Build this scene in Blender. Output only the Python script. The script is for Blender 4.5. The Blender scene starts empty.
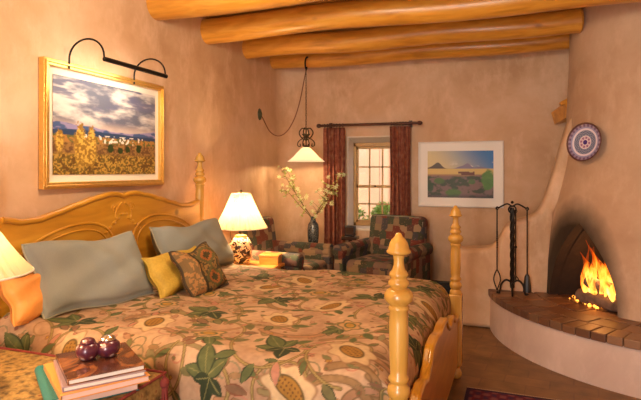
import bpy, math, random
import numpy as np
from mathutils import Vector, Matrix, Euler
random.seed(7)
PI = math.pi
S = bpy.context.scene
COL = S.collection
CS, SN, FL, EYE, HZ = math.cos(math.radians(19.1)), math.sin(math.radians(19.1)), 520.0, 1.5, 171.0

# ---------------------------------------------------------------- mesh building
class MB:
    def __init__(s):
        s.v = []; s.f = []; s.c = []; s.cur = None; s.mi = []; s.m = 0
    def add(s, vs, fs, M=None, col=None):
        b = len(s.v)
        for p in vs:
            p = Vector(p)
            s.v.append(tuple(M @ p) if M else tuple(p))
        for f in fs:
            s.f.append(tuple(b + i for i in f)); s.c.append(col or s.cur); s.mi.append(s.m)
        return s
    def box(s, x0, x1, y0, y1, z0, z1, M=None, col=None):
        vs = [(x, y, z) for z in (z0, z1) for y in (y0, y1) for x in (x0, x1)]
        return s.add(vs, [(0,2,3,1),(4,5,7,6),(0,1,5,4),(2,6,7,3),(0,4,6,2),(1,3,7,5)], M, col)
    def lathe(s, prof, n=24, M=None, col=None, cap=True, sq=0):
        vs = []; fs = []
        for r, z in prof:
            for k in range(n):
                a = 2*PI*k/n
                vs.append((r*math.cos(a), r*math.sin(a), z))
        m = len(prof)
        for j in range(m-1):
            for k in range(n):
                k2 = (k+1) % n
                fs.append((j*n+k, j*n+k2, (j+1)*n+k2, (j+1)*n+k))
        if cap:
            fs.append(tuple(range(n))[::-1]); fs.append(tuple((m-1)*n+k for k in range(n)))
        return s.add(vs, fs, M, col)
    def tube(s, pts, r, n=8, M=None, col=None, close=False):
        pts = [Vector(p) for p in pts]; rs = r if isinstance(r, (list, tuple)) else [r]*len(pts)
        vs = []; fs = []; L = len(pts)
        up = Vector((0, 0, 1)); nrm = None
        for i, p in enumerate(pts):
            if close: t = pts[(i+1) % L] - pts[i-1]
            else: t = pts[min(i+1, L-1)] - pts[max(i-1, 0)]
            t.normalize()
            if nrm is None:
                nrm = t.cross(up)
                if nrm.length < .05: nrm = t.cross(Vector((1, 0, 0)))
            nrm = nrm - t*nrm.dot(t)
            if nrm.length < 1e-5: nrm = t.orthogonal()
            nrm.normalize(); b = t.cross(nrm)
            for k in range(n):
                a = 2*PI*k/n
                vs.append(p + (nrm*math.cos(a) + b*math.sin(a))*rs[i])
        for i in range(L if close else L-1):
            for k in range(n):
                i2 = (i+1) % L
                fs.append((i*n+k, i*n+(k+1) % n, i2*n+(k+1) % n, i2*n+k))
        if not close:
            fs.append(tuple(range(n))[::-1]); fs.append(tuple((L-1)*n+k for k in range(n)))
        return s.add(vs, fs, M, col)
    def prism(s, poly, h0, h1, M=None, col=None):      # poly in local xy, extruded along z
        n = len(poly)
        vs = [(x, y, h0) for x, y in poly] + [(x, y, h1) for x, y in poly]
        fs = [tuple(range(n))[::-1], tuple(range(n, 2*n))] + [(k, (k+1) % n, n+(k+1) % n, n+k) for k in range(n)]
        return s.add(vs, fs, M, col)
    def sphere(s, c, r, n=12, M=None, col=None, sc=(1, 1, 1)):
        m = max(4, n//2)
        prof = [(max(1e-4, r*math.sin(PI*j/m)), -r*math.cos(PI*j/m)) for j in range(m+1)]
        MM = Matrix.Translation(c) @ Matrix.Diagonal((*sc, 1))
        return s.lathe(prof, n, (M @ MM) if M else MM, col)
    def build(s, name, mat, parent=None, smooth=True, bevel=0, seg=2, sub=0, ang=40, fix=True):
        me = bpy.data.meshes.new(name)
        me.from_pydata(s.v, [], s.f)
        mats = mat if isinstance(mat, (list, tuple)) else [mat]
        for m in mats: me.materials.append(m)
        if len(mats) > 1: me.polygons.foreach_set('material_index', s.mi)
        if any(c is not None for c in s.c):
            at = me.color_attributes.new('Col', 'FLOAT_COLOR', 'CORNER')
            d = []
            for p, c in zip(me.polygons, s.c):
                c = c or (1, 1, 1)
                d += [c[0], c[1], c[2], 1.0]*p.loop_total
            at.data.foreach_set('color', d)
        if fix:
            import bmesh
            bm = bmesh.new(); bm.from_mesh(me)
            bmesh.ops.recalc_face_normals(bm, faces=bm.faces[:]); bm.to_mesh(me); bm.free()
        o = bpy.data.objects.new(name, me); COL.objects.link(o)
        if parent: o.parent = parent
        if bevel:
            b = o.modifiers.new('b', 'BEVEL'); b.width = bevel; b.segments = seg; b.limit_method = 'ANGLE'; b.angle_limit = math.radians(35)
            b.harden_normals = False
        if sub:
            b = o.modifiers.new('s', 'SUBSURF'); b.levels = sub; b.render_levels = sub
        if smooth:
            me.polygons.foreach_set('use_smooth', [True]*len(me.polygons))
            me.set_sharp_from_angle(angle=math.radians(ang))
        return o

def tag(o, label=None, cat=None, group=None, kind=None):
    if label: o['label'] = label
    if cat: o['category'] = cat
    if group: o['group'] = group
    if kind: o['kind'] = kind
    return o
def thing(name, loc, rz=0, label=None, cat=None, group=None, kind=None):
    o = bpy.data.objects.new(name, None); COL.objects.link(o); o.empty_display_size = .1
    o.location = loc; o.rotation_euler = (0, 0, rz)
    return tag(o, label, cat, group, kind)
def copy_tree(o, parent=None):
    c = o.copy(); COL.objects.link(c); c.parent = parent
    for ch in [x for x in COL.objects if x.parent == o]: copy_tree(ch, c)
    return c
def single(o, loc):            # give a one-mesh thing an origin at its base
    o.data.transform(Matrix.Translation(-Vector(loc))); o.location = loc
    return o
def grid(name, nx, ny, fn, mat, parent=None, cols=None, smooth=True, solid=0, closed=False):
    vs = np.array([fn(i/nx, j/ny) for j in range(ny+1) for i in range(nx+1)], dtype=float)
    fs = []
    for j in range(ny):
        for i in range(nx):
            a = j*(nx+1)+i; fs.append((a, a+1, a+nx+2, a+nx+1))
    me = bpy.data.meshes.new(name); me.from_pydata(vs.tolist(), [], fs)
    me.materials.append(mat)
    if cols is not None:
        at = me.color_attributes.new('Col', 'FLOAT_COLOR', 'POINT')
        c = np.concatenate([cols.reshape(-1, 3), np.ones(((nx+1)*(ny+1), 1))], 1)
        at.data.foreach_set('color', c.ravel().tolist())
    if smooth: me.polygons.foreach_set('use_smooth', [True]*len(me.polygons))
    o = bpy.data.objects.new(name, me); COL.objects.link(o)
    if parent: o.parent = parent
    if solid:
        m = o.modifiers.new('t', 'SOLIDIFY'); m.thickness = solid; m.offset = -1
    return o
T = Matrix.Translation
def R(a, ax): return Matrix.Rotation(a, 4, ax)
def lin(r, g, b):
    f = lambda c: (c/255/12.92) if c/255 <= .04045 else ((c/255+.055)/1.055)**2.4
    return (f(r), f(g), f(b))

# ---------------------------------------------------------------- materials
def nt(name):
    m = bpy.data.materials.new(name); m.use_nodes = True
    n = m.node_tree.nodes; l = m.node_tree.links
    return m, n, l, n['Principled BSDF']
def mixc(n, l, fac, a, b, mode='MIX'):
    x = n.new('ShaderNodeMix'); x.data_type = 'RGBA'; x.blend_type = mode
    for sock, v in ((x.inputs[0], fac), (x.inputs[6], a), (x.inputs[7], b)):
        if hasattr(v, 'links'): l.new(v, sock)
        else: sock.default_value = v if isinstance(v, float) else (*v, 1)
    return x.outputs[2]
def ramp(n, l, fac, stops, interp='LINEAR'):
    r = n.new('ShaderNodeValToRGB'); r.color_ramp.interpolation = interp
    e = r.color_ramp.elements
    while len(e) < len(stops): e.new(.5)
    for k, (p, c) in enumerate(stops):
        e[k].position = p; e[k].color = (*c, 1) if isinstance(c, tuple) else (c, c, c, 1)
    l.new(fac, r.inputs[0]); return r.outputs[0]
def tex(n, l, kind, scale, coord='Object', stretch=(1, 1, 1), rot=(0, 0, 0), **kw):
    tc = n.new('ShaderNodeTexCoord'); mp = n.new('ShaderNodeMapping')
    mp.inputs['Scale'].default_value = stretch; mp.inputs['Rotation'].default_value = rot
    l.new(tc.outputs[coord], mp.inputs[0])
    t = n.new('ShaderNodeTex'+kind); l.new(mp.outputs[0], t.inputs['Vector'])
    if 'Scale' in t.inputs: t.inputs['Scale'].default_value = scale
    for k, v in kw.items():
        if k in t.inputs: t.inputs[k].default_value = v
        else: setattr(t, k, v)
    return t
def bump(n, l, b, h, strength=.3, dist=.01):
    x = n.new('ShaderNodeBump'); x.inputs['Strength'].default_value = strength; x.inputs['Distance'].default_value = dist
    l.new(h, x.inputs['Height']); l.new(x.outputs[0], b.inputs['Normal'])
def plain(name, c, rough=.6, metal=0, bumps=0, bs=60, var=0):
    m, n, l, b = nt(name)
    b.inputs['Base Color'].default_value = (*c, 1); b.inputs['Roughness'].default_value = rough; b.inputs['Metallic'].default_value = metal
    t = tex(n, l, 'Noise', bs, Detail=4.0)
    if var:
        l.new(mixc(n, l, t.outputs[0], tuple(x*(1-var) for x in c), tuple(min(1, x*(1+var)) for x in c)), b.inputs['Base Color'])
    if bumps: bump(n, l, b, t.outputs[0], bumps, .005)
    return m
def wood(name, a, b_, c, axis=(1, 8, 8), rough=.35, scale=3.0, coat=.35):
    m, n, l, b = nt(name)
    t = tex(n, l, 'Noise', scale, stretch=axis, Detail=6.0, Distortion=.6)
    k = tex(n, l, 'Voronoi', 1.9, stretch=(1, 1.6, 1.6)); kr = ramp(n, l, k.outputs['Distance'], [(0, .0), (.06, .3), (.10, 1.0)])
    co = ramp(n, l, t.outputs[0], [(.3, a), (.5, b_), (.7, c)])
    l.new(mixc(n, l, kr, tuple(x*.45 for x in a), co), b.inputs['Base Color'])
    b.inputs['Roughness'].default_value = rough; b.inputs['Coat Weight'].default_value = coat; b.inputs['Coat Roughness'].default_value = .25
    bump(n, l, b, t.outputs[0], .12, .004)
    return m
def colattr(name, rough=.8, nb=0, ns=300, spec=.3):
    m, n, l, b = nt(name)
    a = n.new('ShaderNodeAttribute'); a.attribute_name = 'Col'
    t = tex(n, l, 'Noise', ns, Detail=3.0)
    l.new(mixc(n, l, .22, a.outputs['Color'], t.outputs[0], 'OVERLAY') if False else a.outputs['Color'], b.inputs['Base Color'])
    b.inputs['Roughness'].default_value = rough; b.inputs['Specular IOR Level'].default_value = spec
    if nb: bump(n, l, b, t.outputs[0], nb, .003)
    return m
def adobe(name, a, b_, c):
    m, n, l, b = nt(name)
    t = tex(n, l, 'Noise', 1.3, Detail=7.0, Roughness=.62, Distortion=.4)
    t2 = tex(n, l, 'Noise', 5.0, Detail=6.0, Roughness=.7, stretch=(1, 1, .5))
    co = ramp(n, l, t.outputs[0], [(.32, a), (.5, b_), (.68, c)])
    co = mixc(n, l, ramp(n, l, t2.outputs[0], [(.50, 0.0), (.70, .45)]), co, tuple(min(1, x*1.12+.05) for x in c))
    l.new(co, b.inputs['Base Color']); b.inputs['Roughness'].default_value = .62; b.inputs['Specular IOR Level'].default_value = .3
    bump(n, l, b, mixc(n, l, .5, t.outputs[0], t2.outputs[0]), .5, .02)
    return m, n, l, b, co
M_WALL, *_ = adobe('adobe plaster', (.50, .31, .175), (.61, .40, .245), (.70, .50, .345))
M_PALE, *_ = adobe('pale hearth plaster', (.56, .40, .33), (.62, .46, .38), (.67, .51, .44))
M_REVEAL = plain('window reveal plaster', (.75, .66, .55), .7, bumps=.1)
M_VIGA = wood('viga pine', (.48, .19, .018), (.64, .28, .030), (.74, .37, .055), axis=(1, 6, 6), rough=.38)
M_PLANK = wood('ceiling plank pine', (.42, .19, .035), (.56, .27, .05), (.64, .35, .08), axis=(1, 9, 9))
M_BED = wood('honey pine', (.40, .17, .012), (.52, .235, .018), (.60, .30, .030), axis=(6, 1, 6), rough=.28, scale=2.5)
M_POST = wood('honey pine turned', (.46, .22, .035), (.56, .30, .055), (.64, .38, .09), axis=(6, 6, 1), rough=.25, scale=2.5)
M_STAND = wood('orange pine', (.50, .19, .03), (.66, .28, .05), (.75, .36, .08), rough=.3)
M_DARKW = wood('dark wood', (.03, .012, .006), (.05, .02, .01), (.08, .035, .018), rough=.25)
M_RODW = wood('dark red rod wood', (.05, .015, .008), (.08, .022, .012), (.11, .03, .015), rough=.3)
M_IRON = plain('black iron', (.018, .014, .012), .45, .7, bumps=.2, bs=120)
M_BRONZE = plain('bronze', (.10, .07, .035), .4, .9)
M_CHAIN = plain('brown cord', (.20, .08, .03), .6)
M_GOLD = plain('gilt', (.80, .50, .14), .28, .75, bumps=.15, bs=40, var=.2)
M_MAT = plain('cream mat board', (.82, .75, .64), .8)
M_WHITEF = plain('white frame', (.84, .80, .74), .5)
M_TANF = plain('pale wood frame', (.55, .36, .20), .5)
M_WINW = plain('ochre window wood', (.55, .34, .13), .4, var=.2, bs=10)
M_PIL = plain('sage blue linen', (.25, .265, .235), .9, bumps=.3, bs=250, var=.12)
M_PIPE = plain('grey green piping', (.36, .34, .24), .9, bumps=.2)
M_ORG = plain('orange satin', (.72, .29, .06), .55, bumps=.1, var=.1)
M_MUST = plain('mustard velvet', (.50, .33, .04), .7, bumps=.3, bs=80, var=.25)
M_TEAL = plain('teal cloth cover', (.015, .16, .15), .6, bumps=.2, bs=300)
M_PAPER = plain('book pages', (.80, .70, .60), .9, bumps=.2, bs=200)
M_PINKP = plain('pink book pages', (.78, .52, .42), .9, bumps=.2, bs=200)
M_ORCOV = plain('orange cover', (.70, .30, .07), .35)
M_SILVER = plain('silver', (.7, .7, .75), .2, 1)
M_STEM = plain('bark stem', (.18, .12, .04), .7)
M_LEAF = plain('leaf green', (.42, .46, .10), .6, var=.3, bs=30)
M_PETAL = plain('cream blossom', (.74, .72, .40), .7)
M_FRINGE = plain('red fringe', (.20, .028, .02), .9, bumps=.3, bs=200)
M_COL = colattr('woven colours', .85, .35, 260)
M_PAINT = colattr('oil paint', .45, .25, 90, .4)
M_CERA = colattr('glazed ceramic', .15, 0, 10, .6)
M_BRICK = colattr('hearth brick', .42, .5, 60, .5)
M_LOG = plain('charred log', (.16, .10, .07), .9, bumps=.8, bs=22, var=.8)
M_BLACK = plain('matte black', (.012, .011, .012), .4)

# pot glaze
def glaze():
    m, n, l, b = nt('maroon lustre glaze')
    t = tex(n, l, 'Voronoi', 26, Randomness=.6)
    l.new(ramp(n, l, t.outputs['Distance'], [(.22, (.60, .40, .34)), (.30, (.15, .03, .025)), (.6, (.09, .015, .035))]), b.inputs['Base Color'])
    b.inputs['Roughness'].default_value = .3; b.inputs['Metallic'].default_value = .15; b.inputs['Coat Weight'].default_value = .4
    return m
M_POT = glaze()
def jarpat(name, dark, light, acc, sc):
    m, n, l, b = nt(name)
    t = tex(n, l, 'Voronoi', sc, Randomness=1.0); t2 = tex(n, l, 'Noise', sc*.6, Detail=2.0, Distortion=2.0)
    base = ramp(n, l, t2.outputs[0], [(.42, dark), (.48, light), (.56, light), (.60, dark)], 'CONSTANT')
    l.new(mixc(n, l, ramp(n, l, t.outputs['Distance'], [(.12, 1.0), (.2, 0.0)]), base, acc), b.inputs['Base Color'])
    b.inputs['Roughness'].default_value = .15; b.inputs['Coat Weight'].default_value = .5
    return m
M_JAR = jarpat('floral lamp jar glaze', (.035, .018, .014), (.72, .55, .34), (.45, .07, .03), 22)
M_VASE = jarpat('dark vase glaze', (.035, .045, .05), (.14, .16, .15), (.20, .22, .20), 40)

def patchwork():
    m, n, l, b = nt('patchwork upholstery')
    t = tex(n, l, 'Voronoi', 13, distance='CHEBYCHEV', Randomness=.55)
    sep = n.new('ShaderNodeSeparateColor'); l.new(t.outputs['Color'], sep.inputs[0])
    c = ramp(n, l, sep.outputs[0], [(0, (.05, .05, .03)), (.16, (.15, .035, .022)), (.28, (.22, .15, .08)), (.40, (.05, .065, .04)),
             (.52, (.10, .045, .035)), (.64, (.19, .12, .085)), (.78, (.055, .05, .055)), (.9, (.30, .20, .11))], 'CONSTANT')
    t2 = tex(n, l, 'Voronoi', 40, Randomness=.9)
    l.new(mixc(n, l, ramp(n, l, t2.outputs['Distance'], [(.15, .45), (.3, 0.0)]), c, (.28, .17, .10)), b.inputs['Base Color'])
    b.inputs['Roughness'].default_value = .9; bump(n, l, b, t2.outputs['Distance'], .3, .004)
    return m
M_PATCH = patchwork()
def tapestry():
    m, n, l, b = nt('gold tapestry cloth')
    t = tex(n, l, 'Voronoi', 34, Randomness=1.0); t2 = tex(n, l, 'Noise', 30, Detail=5.0)
    c = ramp(n, l, t2.outputs[0], [(.35, (.10, .055, .015)), (.5, (.26, .15, .04)), (.62, (.34, .21, .06)), (.7, (.20, .05, .02))])
    l.new(mixc(n, l, ramp(n, l, t.outputs['Distance'], [(.1, .5), (.3, 0.0)]), c, (.38, .26, .09)), b.inputs['Base Color'])
    b.inputs['Roughness'].default_value = .9; bump(n, l, b, t2.outputs[0], .5, .005)
    return m
M_TAP = tapestry()
def curtain_mat():
    m, n, l, b = nt('rust curtain')
    t = tex(n, l, 'Noise', 22, Detail=4.0)
    l.new(ramp(n, l, t.outputs[0], [(.35, (.22, .06, .035)), (.55, (.36, .115, .065)), (.7, (.42, .20, .11))]), b.inputs['Base Color'])
    b.inputs['Roughness'].default_value = .85
    tr = n.new('ShaderNodeBsdfTranslucent'); tr.inputs[0].default_value = (.42, .10, .06, 1)
    mx = n.new('ShaderNodeMixShader'); mx.inputs[0].default_value = .25
    l.new(b.outputs[0], mx.inputs[1]); l.new(tr.outputs[0], mx.inputs[2]); l.new(mx.outputs[0], n['Material Output'].inputs[0])
    return m
M_CURT = curtain_mat()
def shade_mat(name, c, e, es, tc_=None, tf=.5):
    m, n, l, b = nt(name)
    b.inputs['Base Color'].default_value = (*c, 1); b.inputs['Roughness'].default_value = .8
    b.inputs['Emission Color'].default_value = (*e, 1); b.inputs['Emission Strength'].default_value = es
    tr = n.new('ShaderNodeBsdfTranslucent'); tr.inputs[0].default_value = (*(tc_ or c), 1)
    mx = n.new('ShaderNodeMixShader'); mx.inputs[0].default_value = tf
    l.new(b.outputs[0], mx.inputs[1]); l.new(tr.outputs[0], mx.inputs[2]); l.new(mx.outputs[0], n['Material Output'].inputs[0])
    return m
M_SHADE = shade_mat('pleated cream silk shade', (.72, .56, .38), (1, .74, .46), .05, (.34, .24, .145), .5)
M_GLASSH = shade_mat('milk glass shade', (.85, .75, .58), (1, .80, .52), .55)
def glass():
    m, n, l, b = nt('window glass')
    g = n.new('ShaderNodeBsdfGlossy'); g.inputs['Roughness'].default_value = .02
    t = n.new('ShaderNodeBsdfTransparent'); mx = n.new('ShaderNodeMixShader'); mx.inputs[0].default_value = .05
    l.new(t.outputs[0], mx.inputs[1]); l.new(g.outputs[0], mx.inputs[2]); l.new(mx.outputs[0], n['Material Output'].inputs[0])
    return m
M_GLASS = glass()
def floor_mat():
    m, n, l, b = nt('terracotta brick floor')
    t = tex(n, l, 'Brick', 1.0, rot=(0, 0, .12), offset=.5)
    t.inputs['Brick Width'].default_value = .30; t.inputs['Row Height'].default_value = .15
    t.inputs['Mortar Size'].default_value = .006; t.inputs['Mortar Smooth'].default_value = .3
    t.inputs['Color1'].default_value = (.15, .075, .022, 1); t.inputs['Color2'].default_value = (.24, .12, .04, 1)
    t.inputs['Mortar'].default_value = (.115, .05, .022, 1)
    ns = tex(n, l, 'Noise', 7, Detail=5.0)
    l.new(mixc(n, l, .5, t.outputs['Color'], ramp(n, l, ns.outputs[0], [(.35, (.11, .055, .018)), (.65, (.28, .14, .05))])), b.inputs['Base Color'])
    b.inputs['Roughness'].default_value = .42; bump(n, l, b, t.outputs['Fac'], -.25, .004)
    return m
M_FLOOR = floor_mat()

# ---------------------------------------------------------------- numpy painting
RNG = np.random.RandomState(3)
def vnoise(x, y, seed=0):
    xi = np.floor(x).astype(int); yi = np.floor(y).astype(int); fx = x-xi; fy = y-yi
    fx = fx*fx*(3-2*fx); fy = fy*fy*(3-2*fy)
    def h(a, b):
        v = (a*374761393 + b*668265263 + seed*1442695) & 0x7fffffff
        v = ((v ^ (v >> 13))*1274126177) & 0x7fffffff
        return ((v ^ (v >> 16)) & 0xffff)/65535.0
    return (h(xi, yi)*(1-fx)+h(xi+1, yi)*fx)*(1-fy)+(h(xi, yi+1)*(1-fx)+h(xi+1, yi+1)*fx)*fy
def fbm(x, y, seed=0, o=4):
    r = 0; a = .5
    for k in range(o): r = r+a*vnoise(x*2**k, y*2**k, seed+k*17); a *= .5
    return r/(1-.5**o)
def lerp(a, b, t): return a*(1-t[..., None])+b*t[..., None]
def sm(e0, e1, x):
    t = np.clip((x-e0)/(e1-e0), 0, 1); return t*t*(3-2*t)
C = lambda r, g, b: np.array(lin(r, g, b))

class Canvas:                         # a woven design drawn in metres
    def __init__(s, w, h, res, bg):
        s.nx = int(w/res); s.ny = int(h/res); s.w = w; s.h = h
        s.X, s.Y = np.meshgrid(np.linspace(0, w, s.nx+1), np.linspace(0, h, s.ny+1))
        s.a = np.ones(s.X.shape+(3,))*np.array(bg); s.res = res
    def win(s, cx, cy, r):
        i0 = max(0, int((cx-r)/s.res)); i1 = min(s.nx+1, int((cx+r)/s.res)+2); j0 = max(0, int((cy-r)/s.res)); j1 = min(s.ny+1, int((cy+r)/s.res)+2)
        return slice(j0, max(j0, j1)), slice(i0, max(i0, i1))
    def put(s, w, mask, col): s.a[w] = lerp(s.a[w], np.array(col), np.clip(mask, 0, 1))
    def blob(s, cx, cy, rx, ry, ang, col, pw=2.0, edge=None, ew=.18, leaf=False, lobes=0, amp=0):
        w = s.win(cx, cy, max(rx, ry)*1.3+.01); x = s.X[w]-cx; y = s.Y[w]-cy
        if x.size == 0: return
        c, n = math.cos(ang), math.sin(ang); u = (x*c+y*n)/rx; v = (-x*n+y*c)/ry
        if leaf: d = np.abs(v)/np.maximum(1e-3, (1-u*u)*(1-.25*u))*1.0; d = np.where(np.abs(u) > 1, 9, d)
        else: d = np.sqrt(u*u+v*v)
        if lobes: d = d/(1+amp*np.cos(lobes*np.arctan2(v, u)))
        s_ = .06
        if edge is not None: s.put(w, sm(1+s_, 1-s_, d), edge); s.put(w, sm(1-ew+s_, 1-ew-s_, d), col)
        else: s.put(w, sm(1+s_, 1-s_, d), col)
        return w, u, v, d
    def stroke(s, pts, wd, col):
        for (x0, y0), (x1, y1) in zip(pts[:-1], pts[1:]):
            cx, cy = (x0+x1)/2, (y0+y1)/2; L = math.hypot(x1-x0, y1-y0)
            w = s.win(cx, cy, L/2+wd*2); x = s.X[w]; y = s.Y[w]
            if x.size == 0 or L < 1e-6: continue
            t = np.clip(((x-x0)*(x1-x0)+(y-y0)*(y1-y0))/L**2, 0, 1)
            d = np.hypot(x-(x0+t*(x1-x0)), y-(y0+t*(y1-y0)))
            s.put(w, sm(wd, wd*.6, d), col)

GREEN, DGREEN, OLIVE, OCHRE, RUST, CREAM, PINK = C(92, 98, 58), C(50, 60, 38), C(112, 104, 66), C(176, 134, 60), C(124, 70, 46), C(204, 174, 132), C(180, 124, 100)
def leaf3(cv, x, y, a, s, col, edge):
    for da, k in ((-1.05, .85), (1.05, .85), (0, 1.15)):
        L = s*k*.5; cx = x+math.cos(a+da)*L; cy = y+math.sin(a+da)*L
        cv.blob(cx, cy, L, L*.58, a+da, col, edge=edge, ew=.22, leaf=True)
        cv.stroke([(x, y), (x+math.cos(a+da)*L*1.6, y+math.sin(a+da)*L*1.6)], .003, C(128, 122, 76))
def flower(cv, x, y, a, s):
    cv.blob(x, y, s*.72, s*.50, a, CREAM, edge=C(150, 112, 78), ew=.07, lobes=7, amp=.12)
    cv.blob(x, y, s*.44, s*.25, a, C(160, 116, 50), edge=C(100, 80, 44), ew=.16)
    for k in range(-3, 4):
        for q in (-1, 0, 1):
            cv.blob(x+math.cos(a)*k*s*.1-math.sin(a)*q*s*.1, y+math.sin(a)*k*s*.1+math.cos(a)*q*s*.1, .005, .005, 0, C(112, 78, 40))
def quilt_canvas(w, h):
    rs = random.Random(11)
    cv = Canvas(w, h, .0046, (0, 0, 0))
    n1 = fbm(cv.X*6, cv.Y*6, 3); cv.a[:] = lerp(C(170, 134, 104), C(196, 162, 128), sm(.3, .7, n1))
    TAN, MIST = C(150, 118, 84), C(132, 122, 92)
    # pale ground scrolls
    for k in range(260):
        x, y, ph, d = rs.uniform(0, w), rs.uniform(0, h), rs.uniform(0, 6.28), rs.choice((-1, 1)); R0 = rs.uniform(.03, .08)
        cv.stroke([(x+(R0*(.3+.7*t/14))*math.cos(ph+d*t*.33), y+(R0*(.3+.7*t/14))*math.sin(ph+d*t*.33)) for t in range(15)], .005, rs.choice((TAN, MIST, PINK)))
    for k in range(60):
        x, y, ph, d = rs.uniform(0, w), rs.uniform(0, h), rs.uniform(0, 6.28), rs.choice((-1, 1)); R0 = rs.uniform(.08, .20); wd = rs.uniform(.014, .030)
        pts = [(x+R0*math.cos(ph+d*t*.16), y+R0*(.6+.02*t)*math.sin(ph+d*t*.16)) for t in range(16)]
        cv.stroke(pts, wd, C(116, 90, 58)); cv.stroke(pts, wd*.72, rs.choice((C(150, 118, 80), C(164, 122, 88), C(142, 124, 84))))
    for k in range(430):
        x, y, an, s_ = rs.uniform(0, w), rs.uniform(0, h), rs.uniform(0, 6.28), rs.uniform(.022, .045)
        cv.blob(x, y, s_, s_*.45, an, rs.choice((C(140, 128, 92), C(172, 130, 100), C(150, 116, 80), C(120, 116, 76))), edge=rs.choice((OLIVE, C(120, 84, 58))), ew=.2, leaf=True)
    step = .38; motifs = []
    for j in range(-1, int(h/step/.86)+2):
        for i in range(-1, int(w/step)+2):
            motifs.append(((i+.5*(j % 2))*step+rs.uniform(-.05, .05), j*step*.86+rs.uniform(-.05, .05), i, j))
    for x, y, i, j in motifs:                       # scrolling vines
        d = 1 if (i+j) % 2 else -1; ph = rs.uniform(0, 6.28)
        sp = []
        for k in range(46):
            t = k/45; r = .04+.20*t; an = ph+d*t*5.6
            sp.append((x+r*math.cos(an), y+r*math.sin(an)))
        cv.stroke(sp, .010, C(112, 90, 52)); cv.stroke(sp, .0045, C(158, 136, 84))
        for k in (10, 16, 22, 28, 33, 38, 43):
            px, py = sp[k]; an = ph+d*k/45*5.6+rs.choice((-.5, .6))
            s = rs.uniform(.032, .056)
            cv.blob(px+math.cos(an)*s*.8, py+math.sin(an)*s*.8, s, s*.45, an+.3, rs.choice((GREEN, OLIVE, PINK, C(128, 96, 70), GREEN)), edge=rs.choice((DGREEN, RUST, OLIVE)), ew=.25, leaf=True)
        for k in range(5):
            a2 = rs.uniform(0, 6.28); r2 = rs.uniform(.12, .24); bx, by = x+r2*math.cos(a2), y+r2*math.sin(a2)
            cv.blob(bx, by, .011, .011, 0, rs.choice((PINK, OCHRE, C(150, 100, 76), OLIVE)), edge=C(136, 92, 64), ew=.35)
        kind = (i*2+j) % 3
        if kind == 0:
            flower(cv, x, y, ph, .185)
        elif kind == 1:
            leaf3(cv, x, y, ph, .14, GREEN, DGREEN); leaf3(cv, x+.02, y, ph+2.6, .11, DGREEN, DGREEN)
        else:
            cv.blob(x, y, .080, .058, ph, C(190, 148, 100), edge=OLIVE, ew=.18, lobes=5, amp=.18)
            cv.blob(x, y, .045, .03, ph, OCHRE, edge=GREEN, ew=.3); leaf3(cv, x+.07*math.cos(ph+2), y+.07*math.sin(ph+2), ph+2, .09, GREEN, DGREEN)
    n2 = fbm(cv.X*50, cv.Y*50, 9, 3)
    cv.a *= (.70+.34*n2)[..., None]
    return cv

# ================================================================ THE ROOM
XL, XR, YB, YF, ZC = -2.60, 1.6, 6.1, -1.6, 2.93
def plaster(name, mb, mat=M_WALL, kind='structure', **k): return tag(mb.build(name, mat, **k), kind=kind)
b = MB(); b.box(XL-.3, XR+.3, YF-.3, YB+.3, -.2, 0); single(plaster('floor', b, M_FLOOR), (0, 0, 0))
b = MB()
yy = YF
while yy < YB+.02:
    b.box(XL-.1, XR+.1, yy+.002, yy+.138, ZC, ZC+.04); yy += .14
b.box(XL-.3, XR+.3, YF-.3, YB+.35, ZC+.035, ZC+.25)
plaster('ceiling', b, M_PLANK, bevel=.006)
b = MB(); b.box(XL-.3, XL, YF-.3, YB+.35, -.05, ZC+.2); plaster('wall_left', b)
b = MB(); b.box(XR, XR+.3, YF-.3, YB+.35, -.05, ZC+.2); plaster('wall_right', b)
# back wall with a splayed window opening and a soft hand-rounded corner
WX0, WX1, WZ0, WZ1 = -1.765, -1.16, .78, 1.92
b = MB()
b.box(XL-.1, WX0, YB, YB+.32, -.05, ZC+.2); b.box(WX1, XR+.1, YB, YB+.32, -.05, ZC+.2)
b.box(WX0, WX1, YB, YB+.32, WZ1, ZC+.2); b.box(WX0, WX1, YB, YB+.32, -.05, WZ0)
rc = .26; n = 12
poly = [(XL-.02, YB+.02)] + [(XL+rc-rc*math.cos(a), YB-rc+rc*math.sin(a)) for a in [k/n*PI/2 for k in range(n+1)]]
poly = [(XL-.02, YB+.02), (XL-.02, YB-rc)] + [(XL+rc-rc*math.cos(k/n*PI/2), YB-rc+rc*math.sin(k/n*PI/2)) for k in range(n+1)] + [(XL+rc, YB+.02)]
b.prism(poly, 0, ZC+.05)
plaster('wall_back', b)
b = MB()          # pale reveal lining
f = [(WX0, YB-.003, WZ0), (WX1, YB-.003, WZ0), (WX1, YB-.003, WZ1), (WX0, YB-.003, WZ1)]
i0 = [(WX0+.012, YB, WZ0+.02), (WX1-.012, YB, WZ0+.02), (WX1-.012, YB, WZ1-.012), (WX0+.012, YB, WZ1-.012)]
i1 = [(-1.742, YB+.21, .82), (-1.187, YB+.21, .82), (-1.187, YB+.21, 1.85), (-1.742, YB+.21, 1.85)]
o1 = [(WX0, YB+.21, WZ0), (WX1, YB+.21, WZ0), (WX1, YB+.21, WZ1), (WX0, YB+.21, WZ1)]
vs = f+i0+i1+o1
fs = []
for A, B in ((0, 4), (4, 8), (8, 12), (12, 0)):
    for k in range(4): fs.append((A+k, A+(k+1) % 4, B+(k+1) % 4, B+k))
b.add(vs, fs); tag(b.build('trim_1', M_REVEAL), kind='structure')
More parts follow.
